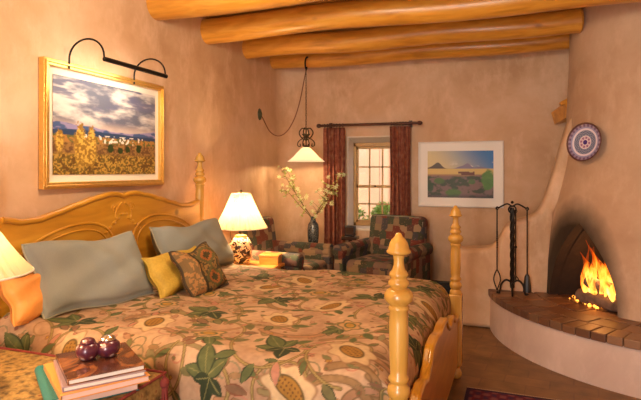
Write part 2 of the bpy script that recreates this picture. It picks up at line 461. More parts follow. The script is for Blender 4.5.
# front wall behind the camera with a wide opening added to let fill light in
b = MB(); b.box(XL-.1, -1.9, YF-.3, YF, -.05, ZC+.2); b.box(.9, XR+.1, YF-.3, YF, -.05, ZC+.2); b.box(-1.9, .9, YF-.3, YF, 2.3, ZC+.2)
plaster('wall_front', b)

# window_1
w = thing('window_1', (-1.4645, YB+.2, .82), kind='structure')
hw, hh = .2775, 1.03
b = MB(); b.box(-hw, -hw+.032, 0, .06, 0, hh); b.box(hw-.032, hw, 0, .06, 0, hh); b.box(-hw, hw, 0, .06, hh-.045, hh); b.box(-hw, hw, 0, .07, 0, .04)
b.build('window_frame', M_WINW, w, bevel=.004)
for nm, z0, z1, y0 in (('lower_sash', .04, .50, .018), ('upper_sash', .475, hh-.045, .036)):
    b = MB(); xa, xb = -hw+.032, hw-.032
    b.box(xa, xa+.02, y0, y0+.02, z0, z1); b.box(xb-.02, xb, y0, y0+.02, z0, z1)
    b.box(xa, xb, y0, y0+.02, z0, z0+.03); b.box(xa, xb, y0, y0+.02, z1-.03, z1)
    for k in (1, 2):
        xm = xa+(xb-xa)*k/3; b.box(xm-.009, xm+.009, y0+.004, y0+.018, z0, z1)
    zm = (z0+z1)/2; b.box(xa, xb, y0+.004, y0+.018, zm-.009, zm+.009)
    s_ = b.build(nm, M_WINW, w)
    b = MB(); b.box(xa+.01, xb-.01, y0+.010, y0+.013, z0+.01, z1-.01); b.build('pane', M_GLASS, s_)
b = MB(); b.lathe([(.008, 0), (.012, .004), (.012, .012), (.004, .02)], 12, T((0, -.002, .492)) @ R(PI/2, 'X')); b.build('sash_lock', M_BRONZE, w)

# outside the window
b = MB(); b.box(-6, 3.5, YB+.32, 12, -.25, -.05); plaster('ground', b, plain('dry earth', (.45, .32, .2), .9, bumps=.4, var=.2, bs=8))
b = MB(); b.box(-4.6, 1.0, 8.7, 9.0, -.1, 2.9)
for px in (-3.6, -2.75, -1.9, -1.0): b.box(px, px+.16, 8.45, 8.7, -.1, 2.55)
o = single(b.build('courtyard_wall', plain('pale tan stucco', (.66, .40, .25), .9, bumps=.2, var=.12, bs=3), bevel=.05, seg=3), (-1.8, 8.8, -.1))
tag(o, 'pale tan sunlit stucco courtyard wall seen through the window panes', 'garden wall')
def bush(name, loc, r, h, lab, seed, mat):
    rs = random.Random(seed); t = thing(name, loc, 0, lab, 'bush', 'bushes outside the window')
    b = MB()
    for k in range(9):
        a = rs.uniform(0, 6.28); e = (math.cos(a)*r*.6, math.sin(a)*r*.6, h*rs.uniform(.6, .95))
        b.tube([(0, 0, 0), (e[0]*.4, e[1]*.4, e[2]*.5), e], [.012, .008, .003], 5)
    b.build('stem', M_STEM, t)
    b = MB()
    for k in range(2600):
        a = rs.uniform(0, 6.28); q = rs.random()**.5; z = rs.uniform(.1, 1); rr = r*q*math.sin(PI*(.15+.8*z*.95))
        M = T((math.cos(a)*rr, math.sin(a)*rr, z*h)) @ Euler((rs.uniform(-1, 1), rs.uniform(-1, 1), a)).to_matrix().to_4x4()
        s = rs.uniform(.035, .065)
        b.add([(0, 0, 0), (s*.6, s*.3, .004), (s*1.4, 0, 0), (s*.6, -s*.3, .004)], [(0, 1, 2, 3)], M)
    b.build('foliage', mat, t, fix=False)
ML2 = plain('sunlit leaf', (.36, .52, .10), .6, var=.3, bs=12)
bush('bush', (-2.3, 7.7, -.05), .45, 1.12, 'leafy green bush outside the window, showing in its lower left panes', 4, ML2)
bush('bush', (-1.6, 7.75, -.05), .45, 1.05, 'leafy green bush outside the window, showing in its lower right panes', 5, ML2)

# ceiling beams
def viga(y, x0, x1, r, seed, lab):
    rs = random.Random(seed); b = MB(); n = 40; pts = []; rad = []
    for k in range(n+1):
        x = x0+(x1-x0)*k/n
        pts.append((x-x0, .012*math.sin(k*.25+seed), .010*math.sin(k*.33+seed*2))); rad.append(r*(1+.035*math.sin(k*.21+seed)+rs.uniform(-.012, .012)))
    pts = [(pts[0][0]-.0, pts[0][1], pts[0][2])]+pts
    rad = [rad[0]*.93]+rad; pts[0] = (pts[0][0]-.012, pts[0][1], pts[0][2])
    pts.append((pts[-1][0]+.02, pts[-1][1], pts[-1][2])); rad.append(rad[-1]*.85)
    b.tube(pts, rad, 28)
    o = b.build('ceiling_beam', M_VIGA); o.location = (x0, y, ZC-r+.002)
    return tag(o, lab, 'beam', 'peeled log beams under the ceiling')
viga(3.48, XL-.1, XR+.1, .115, 1, 'thick peeled log beam nearest the front, above the framed valley painting')
viga(4.25, XL-.1, XR+.1, .115, 2, 'second peeled log beam back, running clear from the left wall to the right edge')
viga(5.07, XL-.1, .66, .110, 3, 'third log beam back, its rounded right end resting on the chimney')
viga(5.77, XL-.1, 1.15, .105, 4, 'rearmost log beam, with the iron hook of the hanging lamp')

# baseboard heater
b = MB(); b.box(-1.5, -.42, YB-.09, YB-.002, .03, .24)
for k in range(6): b.box(-1.5, -.42, YB-.097, YB-.09, .05+k*.03, .062+k*.03)
tag(single(b.build('baseboard_heater', M_BLACK, bevel=.006), (-.96, YB-.05, .03)), 'low dark baseboard heater along the foot of the back wall', 'heater')

# ================================================================ KIVA FIREPLACE
KX, KY = 1.5, 5.4
kz = [(-.02, 1.12), (.36, 1.12), (.7, 1.11), (.95, 1.09), (1.15, 1.055), (1.35, 1.0), (1.55, .955), (1.8, .92), (2.1, .90), (2.5, .885), (2.98, .88)]
def krad(z):
    for (a, r), (c, q) in zip(kz[:-1], kz[1:]):
        if a <= z <= c: return r+(q-r)*(z-a)/(c-a)
    return kz[-1][1]
kf = thing('corner_fireplace', (.9, 4.9, 0), 0, 'rounded adobe corner fireplace with arched opening and curved brick-topped hearth', 'fireplace')
KO = Vector((.9, 4.9, 0))
def loft(levels):
    n = len(levels[0][0]); vs = []; fs = []
    for poly, z in levels: vs += [(x-KO.x, y-KO.y, z) for x, y in poly]
    for j in range(len(levels)-1):
        for k in range(n): fs.append((j*n+k, j*n+(k+1) % n, (j+1)*n+(k+1) % n, (j+1)*n+k))
    fs.append(tuple(range(n))[::-1]); fs.append(tuple((len(levels)-1)*n+k for k in range(n)))
    return vs, fs
def arcpoly(Rr, yend, na=56, wob=0, z=0):
    a0 = PI-math.asin((yend-KY)/Rr); a1 = PI*1.5+math.asin(min(1, (XR+.02-KX)/Rr))
    return [(KX+Rr*math.cos(a0+(a1-a0)*k/na)*(1+wob*math.sin(3*z+5*k/na)), KY+Rr*math.sin(a0+(a1-a0)*k/na)*1.0) for k in range(na+1)]+[(XR+.02, YB+.02)]
lv = []
z = -.0
while z < ZC+.02:
    lv.append((arcpoly(krad(z), YB+.015, z=z, wob=.004), z)); z += .0976
b = MB(); vs, fs = loft(lv); b.add(vs, fs)
mk, n, l, bs, co = adobe('fireplace plaster', (.46, .29, .18), (.54, .36, .235), (.60, .42, .29))
# arch frame: tangent t, inward direction d
tN = Vector((.555, -.832, 0)); dN = Vector((.832, .555, 0)); MO = Vector((.625, 4.80, 0))
def archpt(k, N=28, hw=.375, h=.69):
    a = PI*k/N; c = math.cos(a); s_ = math.sin(a)
    t_ = (k/N)*2-1; zz = 1-abs(t_); x = hw*(1-zz**(1.75 if t_ > 0 else 2.3))**.92; return (math.copysign(x, -t_) if False else (-x if t_ > 0 else x), h*zz)
# soot: dark cavity, and a smoke stain hugging the left rim and crown of the arch
geo = n.new('ShaderNodeTexCoord'); sub = n.new('ShaderNodeVectorMath'); sub.operation = 'SUBTRACT'; l.new(geo.outputs['Object'], sub.inputs[0])
sub.inputs[1].default_value = tuple(MO-KO+Vector((0, 0, .38)))
def dot(v):
    d = n.new('ShaderNodeVectorMath'); d.operation = 'DOT_PRODUCT'; l.new(sub.outputs[0], d.inputs[0]); d.inputs[1].default_value = tuple(v); return d.outputs['Value']
def mth(op, a, b_=None, c=None):
    x = n.new('ShaderNodeMath'); x.operation = op
    for s_, v in zip(x.inputs, (a, b_, c)):
        if v is None: continue
        if hasattr(v, 'links'): l.new(v, s_)
        else: s_.default_value = v
    return x.outputs[0]
u = mth('DIVIDE', mth('ADD', dot(tN), .07), .40); vv = mth('DIVIDE', dot((0, 0, 1)), .70); dd = dot(dN)
q = mth('SQRT', mth('ADD', mth('POWER', mth('ABSOLUTE', u), 2.0), mth('POWER', mth('ABSOLUTE', vv), 2.0)))
nz = tex(n, l, 'Noise', 9, Detail=3.0)
q = mth('ADD', q, mth('MULTIPLY', mth('SUBTRACT', nz.outputs[0], .5), .10))
stain = ramp(n, l, mth('MULTIPLY', q, .5), [(.47, 1.0), (.55, .72), (.66, 0.0)])
cav = ramp(n, l, mth('ADD', dd, .5), [(.53, 0.0), (.60, 1.0)])   # deeper than the face
c1 = mixc(n, l, stain, co, (.035, .022, .014))
# cavity faces carry their own material
M_SOOT = plain('sooty firebrick', (.018, .009, .005), .95, bumps=.6, bs=18, var=.5)
l.new(c1, bs.inputs['Base Color'])
ch = b.build('chimney', [mk, M_SOOT], kf, ang=60)
cb = MB(); N = 28; vs = []; fs = []
deps = [(-.5, 1.0), (.06, 1.0), (.25, .96), (.42, .82), (.52, .55)]
for d, sc in deps:
    for k in range(N+1):
        x, z = archpt(k, N); p = MO+tN*(x*sc)+dN*d-KO
        vs.append((p.x, p.y, .375+z*(sc*.5+.5)))
n_ = N+1
for j in range(len(deps)-1):
    for k in range(n_): fs.append((j*n_+k, j*n_+(k+1) % n_, (j+1)*n_+(k+1) % n_, (j+1)*n_+k))
fs.append(tuple(range(n_))[::-1]); fs.append(tuple((len(deps)-1)*n_+k for k in range(n_)))
cb.m = 1; cb.add(vs, fs)
cut = cb.build('cut', [mk, M_SOOT], kf)
md = ch.modifiers.new('o', 'BOOLEAN'); md.operation = 'DIFFERENCE'; md.object = cut; md.solver = 'EXACT'
try: md.material_mode = 'INDEX'
except Exception: pass
bpy.context.view_layer.update()
dg = bpy.context.evaluated_depsgraph_get()
newme = bpy.data.meshes.new_from_object(ch.evaluated_get(dg)); ch.modifiers.clear(); ch.data = newme
bpy.data.objects.remove(cut, do_unlink=True)
for p in ch.data.polygons:
    p.use_smooth = True
    c_ = p.center; rad_ = math.hypot(c_.x+KO.x-KX, c_.y+KO.y-KY)
    q_ = c_+KO-MO
    inside = abs(q_.dot(tN)) < .42 and q_.z < 1.12 and rad_ < krad(max(0, min(2.9, c_.z)))-.006 and q_.dot(dN) < .6
    p.material_index = 1 if inside else 0
ch.data.set_sharp_from_angle(angle=math.radians(50))
bv = ch.modifiers.new('b', 'BEVEL'); bv.width = .018; bv.segments = 3; bv.limit_method = 'ANGLE'; bv.angle_limit = math.radians(50)
# sooty firebox lining
b = MB(); vs = []; fs = []
deps = [(.085, .985), (.25, .945), (.41, .81), (.50, .54)]
for d, sc in deps:
    for k in range(N+1):
        x, z = archpt(k, N); p = MO+tN*(x*sc)+dN*d-KO
        vs.append((p.x, p.y, .372+z*(sc*.5+.5)*.985))
for j in range(len(deps)-1):
    for k in range(n_): fs.append((j*n_+k, j*n_+(k+1) % n_, (j+1)*n_+(k+1) % n_, (j+1)*n_+k))
fs.append(tuple((len(deps)-1)*n_+k for k in range(n_)))
b.add(vs, fs); b.build('firebox', M_SOOT, kf, fix=False)
# hearth bench
b = MB(); vs, fs = loft([(arcpoly(1.605, 5.22), -.01), (arcpoly(1.61, 5.22), .1), (arcpoly(1.605, 5.22), .30), (arcpoly(1.595, 5.22), .335)]); b.add(vs, fs)
b.build('hearth_bench', M_PALE, kf, bevel=.0, ang=60)
b = MB(); rs = random.Random(5)
for ri, (r0, r1) in enumerate(((1.43, 1.625), (1.235, 1.422), (1.04, 1.227), (.845, 1.032), (.60, .837))):
    a0 = PI-math.asin(max(-1, (5.19-KY)/r1)); a1 = PI*1.5+math.asin((XR-KX)/r1)
    wd = .098 if ri == 0 else .20; cnt = int((a1-a0)*(r0+r1)/2/wd); off = .5*(ri % 2)
    for k in range(-1, cnt+1):
        b0 = a0+(a1-a0)*(k+off)/cnt; b1 = a0+(a1-a0)*(k+1+off)/cnt-.006/r1
        b0 = max(b0, a0); b1 = min(b1, a1)
        if b1-b0 < .02: continue
        h = rs.uniform(-.003, .003); cc = random.choice([(.15, .065, .032), (.20, .09, .04), (.12, .052, .03), (.27, .14, .07), (.17, .085, .045)])
        P = [(KX+r*math.cos(a)-KO.x, KY+r*math.sin(a)-KO.y) for r, a in ((r0, b0), (r1, b0), (r1, (b0+b1)/2), (r1, b1), (r0, b1), (r0, (b0+b1)/2))]
        b.prism(P, .322, .381+h, col=cc)
b.build('brick_hearth_top', M_BRICK, kf, bevel=.006, smooth=False)
b = MB(); vs, fs = loft([(arcpoly(1.60, 5.22), .33), (arcpoly(1.60, 5.22), .374)]); b.add(vs, fs)
b.build('mortar_bed', plain('mortar', (.20, .12, .07), .9), kf)
# stepped shoulder wall
prof = [(-.44, 0), (-.445, .60), (-.43, .70), (-.38, .745), (-.25, .755), (-.13, .765), (-.06, .80), (-.01, .87), (.03, .95), (.09, 1.01), (.17, 1.045), (.26, 1.075), (.33, 1.13),
        (.38, 1.23), (.42, 1.36), (.47, 1.53), (.53, 1.75), (.60, 1.98), (.72, 2.05), (.82, 2.05), (.82, 1.45), (.46, 1.13), (.43, 0)]
def cr(P, m=5):
    out = []
    for i in range(len(P)-1):
        p0 = P[max(0, i-1)]; p1 = P[i]; p2 = P[i+1]; p3 = P[min(len(P)-1, i+2)]
        for k in range(m):
            t = k/m
            out.append(tuple(.5*((2*p1[d])+(-p0[d]+p2[d])*t+(2*p0[d]-5*p1[d]+4*p2[d]-p3[d])*t*t+(-p0[d]+3*p1[d]-3*p2[d]+p3[d])*t**3) for d in range(len(p1))))
    out.append(P[-1]); return out
pr = [prof[0]]+cr(prof[1:19], 4)+prof[19:]
b = MB(); b.prism([(x-KO.x, z) for x, z in pr], 0, .26, T((0, 5.19+.26-KO.y, 0)) @ R(PI/2, 'X'))
o = b.build('shoulder_wall', M_WALL, kf, bevel=.045, seg=4, ang=60)

# painted plate
pn = Vector((-.70, -.70, .10)).normalized()
pc = Vector((.672, 4.84, 1.74))
cvn = 96
mbp = MB(); nr = 40; na = 96; Rp = .162
def plcol(r, a):
    r = r/Rp
    if r < .13: return C(70, 50, 130)
    if r < .17: return C(220, 210, 220)
    if r < .30: return C(150, 110, 150) if int(a/(2*PI)*16) % 2 else C(205, 185, 200)
    if r < .36: return C(225, 215, 225)
    if r < .62: return C(84, 104, 140) if (int(a/(2*PI)*30)+int(r*22)) % 2 else C(150, 150, 172)
    if r < .72: return C(225, 215, 228)
    if r < .80: return C(150, 150, 190)
    if r < .93: return C(150, 132, 158) if int(a/(2*PI)*48) % 2 else C(112, 92, 124)
    return C(95, 60, 60)
rr = [Rp*k/nr for k in range(nr+1)]
vs = []; fs = []; cc = []
def pz(r): return .022*(r/Rp)**3+.004
for k in range(nr+1):
    for j in range(na):
        a = 2*PI*j/na; vs.append((max(rr[k], 1e-4)*math.cos(a), max(rr[k], 1e-4)*math.sin(a), pz(rr[k])))
qm = pn.to_track_quat('Z', 'Y').to_matrix().to_4x4()
for k in range(nr):
    for j in range(na):
        j2 = (j+1) % na
        mbp.add([vs[k*na+j], vs[k*na+j2], vs[(k+1)*na+j2], vs[(k+1)*na+j]], [(0, 1, 2, 3)], qm, tuple(plcol((rr[k]+rr[k+1])/2, 2*PI*(j+.5)/na)))
mbp.lathe([(.04, -.012), (.05, -.012), (Rp*.7, -.002), (Rp, .022), (Rp+.003, .026), (Rp-.002, .027)], 64, qm, tuple(C(110, 80, 70)), cap=False)
o = mbp.build('decorative_plate', M_CERA, smooth=False, fix=False); o.location = pc
tag(o, 'round purple and white patterned ceramic plate hanging on the chimney', 'plate')
# wooden ledge peg in the corner beside the chimney
b = MB(); Mq = T((.64, 5.60, 2.20)) @ R(math.radians(-28), 'Y') @ R(math.radians(12), 'Z')
b.prism([(-.11, -.03), (.10, -.03), (.12, .03), (-.10, .03)], -.02, .02, Mq)
b.box(-.06, .10, -.03, .45, -.16, -.02, Mq @ R(.25, 'Y'))
Pc = Vector((.64, 5.6, 2.1))
tag(single(b.build('corner_corbel', M_VIGA, bevel=.008), Pc), 'small slanted wooden bracket in the gap between back wall and chimney', 'bracket')

# logs and fire
def log(loc, rot, L, r, lab, seed):
    rs = random.Random(seed); b = MB(); n = 10
    pts = [(L*(k/n-.5), .006*math.sin(k+seed), .005*math.cos(k*1.3)) for k in range(n+1)]
    b.tube(pts, [r*(1+rs.uniform(-.08, .08)) for _ in pts], 14)
    b.tube([(L*.12, 0, r*.6), (L*.2, .02, r*1.5)], [r*.3, r*.2], 8)
    o = b.build('firewood_log', M_LOG, ang=60); o.location = loc; o.rotation_euler = rot
    return tag(o, lab, 'log', 'logs burning in the fireplace')
fc = MO+dN*.22
ta = math.atan2(tN.y, tN.x)
def FP(t, d, z): p = MO+tN*t+dN*d; return (p.x, p.y, z)
log(FP(.12, .10, .44), (0, 0, ta+.1), .44, .056, 'front charred log lying lowest in the fireplace opening', 1)
log(FP(.08, .27, .435), (0, 0, ta-.15), .44, .05, 'charred log lying at the back of the burning pile', 2)
log(FP(.16, .16, .535), (0, .20, ta+.35), .40, .052, 'charred log propped on top of the burning pile, tilted across it', 3)
log(FP(-.06, .2, .50), (0, .35, ta-.6), .30, .036, 'short charred log leaning at the left of the fire pile', 4)
def flame_mat():
    m, n, l, b = nt('flame')
    n.remove(b)
    tc = n.new('ShaderNodeTexCoord'); sp = n.new('ShaderNodeSeparateXYZ'); l.new(tc.outputs['Object'], sp.inputs[0])
    t = tex(n, l, 'Noise', 16, stretch=(1, 1, .3), Detail=4.0, Distortion=1.2)
    mp = n.new('ShaderNodeMath'); mp.operation = 'MULTIPLY_ADD'; l.new(sp.outputs[2], mp.inputs[0]); mp.inputs[1].default_value = 1.7; mp.inputs[2].default_value = -.15
    ad = n.new('ShaderNodeMath'); ad.operation = 'ADD'; l.new(mp.outputs[0], ad.inputs[0]); l.new(t.outputs[0], ad.inputs[1])
    c = ramp(n, l, ad.outputs[0], [(.30, (1, .62, .18)), (.55, (1, .42, .06)), (.80, (1, .18, .01)), (1.0, (.6, .05, .0))])
    e = n.new('ShaderNodeEmission'); l.new(c, e.inputs[0]); e.inputs[1].default_value = 2.6
    tr = n.new('ShaderNodeBsdfTransparent'); mx = n.new('ShaderNodeMixShader')
    l.new(ramp(n, l, ad.outputs[0], [(.45, .80), (.66, .50), (.90, .06)]), mx.inputs[0]); l.new(tr.outputs[0], mx.inputs[1]); l.new(e.outputs[0], mx.inputs[2])
    l.new(mx.outputs[0], n['Material Output'].inputs[0])
    return m
M_FLAME = flame_mat()
b = MB(); rs = random.Random(21)
for k in range(24):
    t0 = rs.uniform(-.02, .30); d0 = rs.uniform(.06, .3); H = (.50-abs(t0-.10)*1.0)*rs.uniform(.55, 1.0); w0 = rs.uniform(.014, .032)
    P = Vector(FP(t0, d0, .47)); base = Vector(FP(0, 0, .38)); pts = []; rd = []
    lean = rs.uniform(-.16, -.02); ph = rs.uniform(0, 6)
    for j in range(11):
        s_ = j/10; off = tN*(lean*s_*s_+.02*math.sin(ph+s_*6)) + dN*(.015*math.cos(ph+s_*5))
        pts.append(P+off+Vector((0, 0, H*s_))-base); rd.append(max(.002, w0*(math.sin(PI*min(1, s_*.82+.18))**1.3)))
    b.tube(pts, rd, 10)
o = b.build('fire', M_FLAME); o.location = FP(0, 0, .38); tag(o, 'bright orange and yellow flames rising from the logs in the fireplace', 'fire', kind='stuff')
b = MB()
for k in range(40):
    t0 = rs.uniform(-.22, .26); d0 = rs.uniform(0.02, .34); s_ = rs.uniform(.008, .022)
    p = Vector(FP(t0, d0, .392+s_*.4))-Vector(FP(0, 0, .38)); b.sphere(p, s_, 7)
m, n, l, bb = nt('embers'); bb.inputs['Base Color'].default_value = (.05, .02, .01, 1)
t = tex(n, l, 'Noise', 25); l.new(ramp(n, l, t.outputs[0], [(.48, (0, 0, 0)), (.6, (1, .28, .03))]), bb.inputs['Emission Color']); bb.inputs['Emission Strength'].default_value = 4
o = b.build('embers', m); o.location = FP(0, 0, .38); tag(o, 'glowing embers scattered under the burning logs', 'embers', kind='stuff')

# fireplace tools
SX, SY, SZ = .10, 5.02, .386
st = thing('tool_stand', (SX, SY, SZ), 0, 'black wrought iron fireplace tool stand on the left end of the brick hearth', 'tool stand')
yw = math.radians(8)
b = MB()
b.lathe([(.012, .05), (.020, .06), (.022, .10), (.014, .12)], 12)
for k in range(3):        # bundle of twisted square bars
    b.tube([(.012*math.cos(k*2.09+j*.5), .012*math.sin(k*2.09+j*.5), .06+j*.02) for j in range(37)], .011, 6)
b.build('pole', M_IRON, st)
for sx in (-1, 1):
    b = MB(); b.tube(cr([(0, 0, .10), (sx*.05, 0, .125), (sx*.09, 0, .09), (sx*.105, 0, .03), (sx*.115, 0, .0), (sx*.135, 0, .012)]), .009, 8); b.build('leg', M_IRON, st)
for sy in (-1, 1):
    b = MB(); b.tube(cr([(0, 0, .09), (0, sy*.05, .10), (0, sy*.08, .05), (0, sy*.09, .0), (0, sy*.105, .012)]), .009, 8); b.build('leg', M_IRON, st)
b = MB()
for sx in (-1, 1):
    b.tube(cr([(0, 0, .79), (sx*.04, 0, .815), (sx*.08, 0, .80), (sx*.115, 0, .78), (sx*.13, 0, .785), (sx*.135, -.02, .77)]), .007, 8)
b.build('hook_bar', M_IRON, st)
b = MB(); b.tube([(.032*math.cos(a*PI/10), 0, .765+.032*math.sin(a*PI/10)) for a in range(20)], .007, 8, close=True); b.sphere((0, 0, .83), .014, 10); b.build('finial', M_IRON, st)
def tl(x, lab, nm, cat):
    return thing(nm, (SX+x, SY-.022, SZ), 0, lab, cat, 'iron tools hanging on the hearth stand')
t = tl(-.13, 'black iron fireplace tongs with looped end, hanging left on the hearth stand', 'fireplace_tongs', 'tongs')
b = MB(); b.tube([(0, 0, .77), (0, 0, .40), (0, 0, .22)], .006, 8); b.tube([(.012*math.cos(a*PI/6), 0, .775+.012*math.sin(a*PI/6)) for a in range(12)], .004, 6, close=True)
for k in range(8): b.sphere((0, 0, .42+k*.02), .009, 8)
b.build('shaft', M_IRON, t)
b = MB(); b.tube(cr([(0, 0, .22), (-.022, 0, .17), (-.028, 0, .12), (-.010, 0, .06), (0, 0, .03)]), .0055, 8); b.tube(cr([(0, 0, .22), (.022, 0, .17), (.028, 0, .12), (.010, 0, .06), (0, 0, .03)]), .0055, 8); b.build('jaw', M_IRON, t)
t = tl(.125, 'black iron hearth brush with flared bristle end, hanging right on the hearth stand', 'hearth_brush', 'brush')
b = MB(); b.tube([(0, 0, .77), (0, 0, .40), (0, 0, .19)], .006, 8); b.tube([(.012*math.cos(a*PI/6), 0, .775+.012*math.sin(a*PI/6)) for a in range(12)], .004, 6, close=True); b.build('shaft', M_IRON, t)
b = MB(); b.lathe([(.012, .19), (.022, .17), (.034, .08), (.036, .03)], 14, Matrix.Diagonal((1, .6, 1, 1))); b.build('bristles', M_BLACK, t)
t = thing('fireplace_poker', (SX+.028, SY-.03, SZ), 0, 'black iron poker hanging at the centre of the hearth stand', 'poker', 'iron tools hanging on the hearth stand')
b = MB(); b.tube([(0, 0, .74), (0, 0, .4), (0, 0, .13)], .006, 8); b.tube(cr([(0, 0, .17), (.02, 0, .15), (.024, 0, .12)]), .005, 6); b.tube([(.012*math.cos(a*PI/6), 0, .752+.012*math.sin(a*PI/6)) for a in range(12)], .004, 6, close=True); b.sphere((0, 0, .43), .014, 8); b.build('shaft', M_IRON, t)

# ================================================================ BED
BO = Vector((-.363, 1.95, 0)); BR = -math.atan2(.0284, .9996)
bed = thing('four_poster_bed', tuple(BO), BR, 'honey pine four post bed with carved headboard and low footboard', 'bed')
W, L = 1.936, 2.175
def postprof(top, blk):
    f = top-1.266
    p = [(.0008, 1.268), (.009, 1.266), (.013, 1.259), (.016, 1.252), (.026, 1.243), (.034, 1.230), (.038, 1.216), (.040, 1.206), (.046, 1.200), (.046, 1.193), (.036, 1.187), (.022, 1.183), (.019, 1.165), (.020, 1.148), (.024, 1.130), (.034, 1.118), (.037, 1.108), (.031, 1.100), (.030, 1.094),
         (.038, 1.086), (.041, 1.076), (.034, 1.066), (.030, 1.060), (.042, 1.054), (.052, 1.042), (.055, 1.030), (.052, 1.014), (.038, 1.000), (.034, .994), (.039, .988), (.039, .980), (.034, .974), (.036, .93), (.037, .86), (.034, .76+.0), (.031, .735), (.038, .725), (.040, .715), (.033, .706), (.031, .700), (.041, .688), (.044, .672), (.040, .655), (.032, .645), (.040, .630), (.044, .615)]
    out = []
    for r, z in p:
        out.append((r, z+f if z > .80 else blk+(z-.60)+.0))
    return out[::-1]
def post(u, v, top, blk, nm):
    b = MB(); M = T((u, v, 0))
    b.lathe([(.040, blk-.01)]+postprof(top, blk), 32, M)
    o = b.build(nm, M_POST, bed, ang=60)
    b = MB(); b.box(-.047, .047, -.047, .047, .105, blk+.01, M); q = b.build('post_block', M_POST, o, bevel=.008, seg=3)
    b = MB(); b.lathe([(.022, 0), (.034, .006), (.042, .025), (.044, .045), (.036, .065), (.028, .075), (.028, .085), (.040, .092), (.040, .11)], 28, M)
    b.build('turned_foot', M_POST, o, ang=60)
post(0, 0, 1.266, .60, 'foot_post'); post(0, W, 1.248, .60, 'foot_post')
post(-L, -.035, 1.66, .95, 'head_post'); post(-L, W, 1.66, .95, 'head_post')
def hb(d):       # headboard crest
    pts = [(0, 1.335), (.05, 1.352), (.12, 1.356), (.25, 1.335), (.40, 1.300), (.55, 1.262), (.68, 1.232), (.80, 1.228), (.88, 1.245), (.97, 1.262)]
    for (a, r), (c, q_) in zip(pts[:-1], pts[1:]):
        if a <= d <= c:
            t = (d-a)/(c-a); t = t*t*(3-2*t)*.5+t*.5; return r+(q_-r)*t
    return pts[-1][1]
def board(nm, u0, u1, zb, fn, mat, n=64, v0=.03, v1=W-.03):
    pl = [(v0+(v1-v0)*k/n, fn(abs(v0+(v1-v0)*k/n-W/2))) for k in range(n+1)]+[(v1, zb), (v0, zb)]
    b = MB(); M = Matrix(((0, 0, 1, 0), (1, 0, 0, 0), (0, 1, 0, 0), (0, 0, 0, 1)))
    b.prism([(x, z) for x, z in pl], u0, u1, M)
    return b.build(nm, mat, bed, bevel=.008, seg=3, ang=50)
board('headboard', -L-.022, -L+.022, .38, hb, M_BED)
def tubeline(nm, fn, u, r, v0=.06, v1=W-.06, par=bed, n=80):
    b = MB(); b.tube([(u, v0+(v1-v0)*k/n, fn(abs(v0+(v1-v0)*k/n-W/2))) for k in range(n+1)], r, 10); return b.build(nm, M_BED, par)
tubeline('crest_molding', lambda d: hb(d)-.012, -L+.02, .018)
# raised carved panels: two arched outlines and a central scroll
for sgn in (-1, 1):
    c = W/2+sgn*.46; b = MB()
    pts = []
    for k in range(41):
        a = PI*k/40; pts.append((-L+.020, c+.37*math.cos(a), .96+.20*math.sin(a)**.8*(1-.25*sgn*math.cos(a))))
    b.tube(pts, .010, 8)
    b.tube([(-L+.022, c+(p[1]-c)*.86, .96+(p[2]-.96)*.80) for p in pts], .006, 8)
    b.build('carved_panel', M_BED, bed)
b = MB()
for sgn in (-1, 1):
    b.tube([(-L+.022, W/2+sgn*(.015+.10*t/24+.03*math.sin(t/24*6)), 1.26-.14*t/24+.02*math.cos(t/24*7)) for t in range(25)], [.009-.005*t/24 for t in range(25)], 8)
    b.tube([(-L+.022, W/2+sgn*(.08+.035*(1-t/30)*math.cos(t*.35)), 1.245+.035*(1-t/30)*math.sin(t*.35)) for t in range(28)], .005, 6)
    for k in range(5): b.sphere((-L+.022, W/2+sgn*(.02+.035*k), 1.20-.028*k), .018, 8, sc=(.3, 1.3, .7))
b.build('carved_scroll', M_BED, bed)
def fb(d):
    pts = [(0, .615), (.12, .63), (.26, .625), (.36, .555), (.44, .525), (.54, .545), (.64, .54), (.74, .49), (.86, .465), (.97, .475)]
    for (a, r), (c, q_) in zip(pts[:-1], pts[1:]):
        if a <= d <= c:
            t = (d-a)/(c-a); t = t*t*(3-2*t); return r+(q_-r)*t
    return pts[-1][1]
board('footboard', -.020, .020, .10, fb, M_BED)
tubeline('footboard_molding', lambda d: fb(d)-.014, .017, .016, .05, W-.05)
for v in (.0, W):
    b = MB(); b.box(-L, 0, v-.016, v+.016, .28, .45); b.build('side_rail', M_BED, bed, bevel=.005)
b = MB(); b.box(-L+.04, -.16, .12, W-.12, .30, .52); b.build('box_spring', plain('ticking', (.7, .66, .6), .9), bed, bevel=.04, seg=4)
b = MB(); b.box(-L+.05, -.18, .12, W-.12, .52, .66); b.build('mattress', plain('white sheet', (.82, .79, .74), .9, bumps=.1), bed, bevel=.05, seg=4)

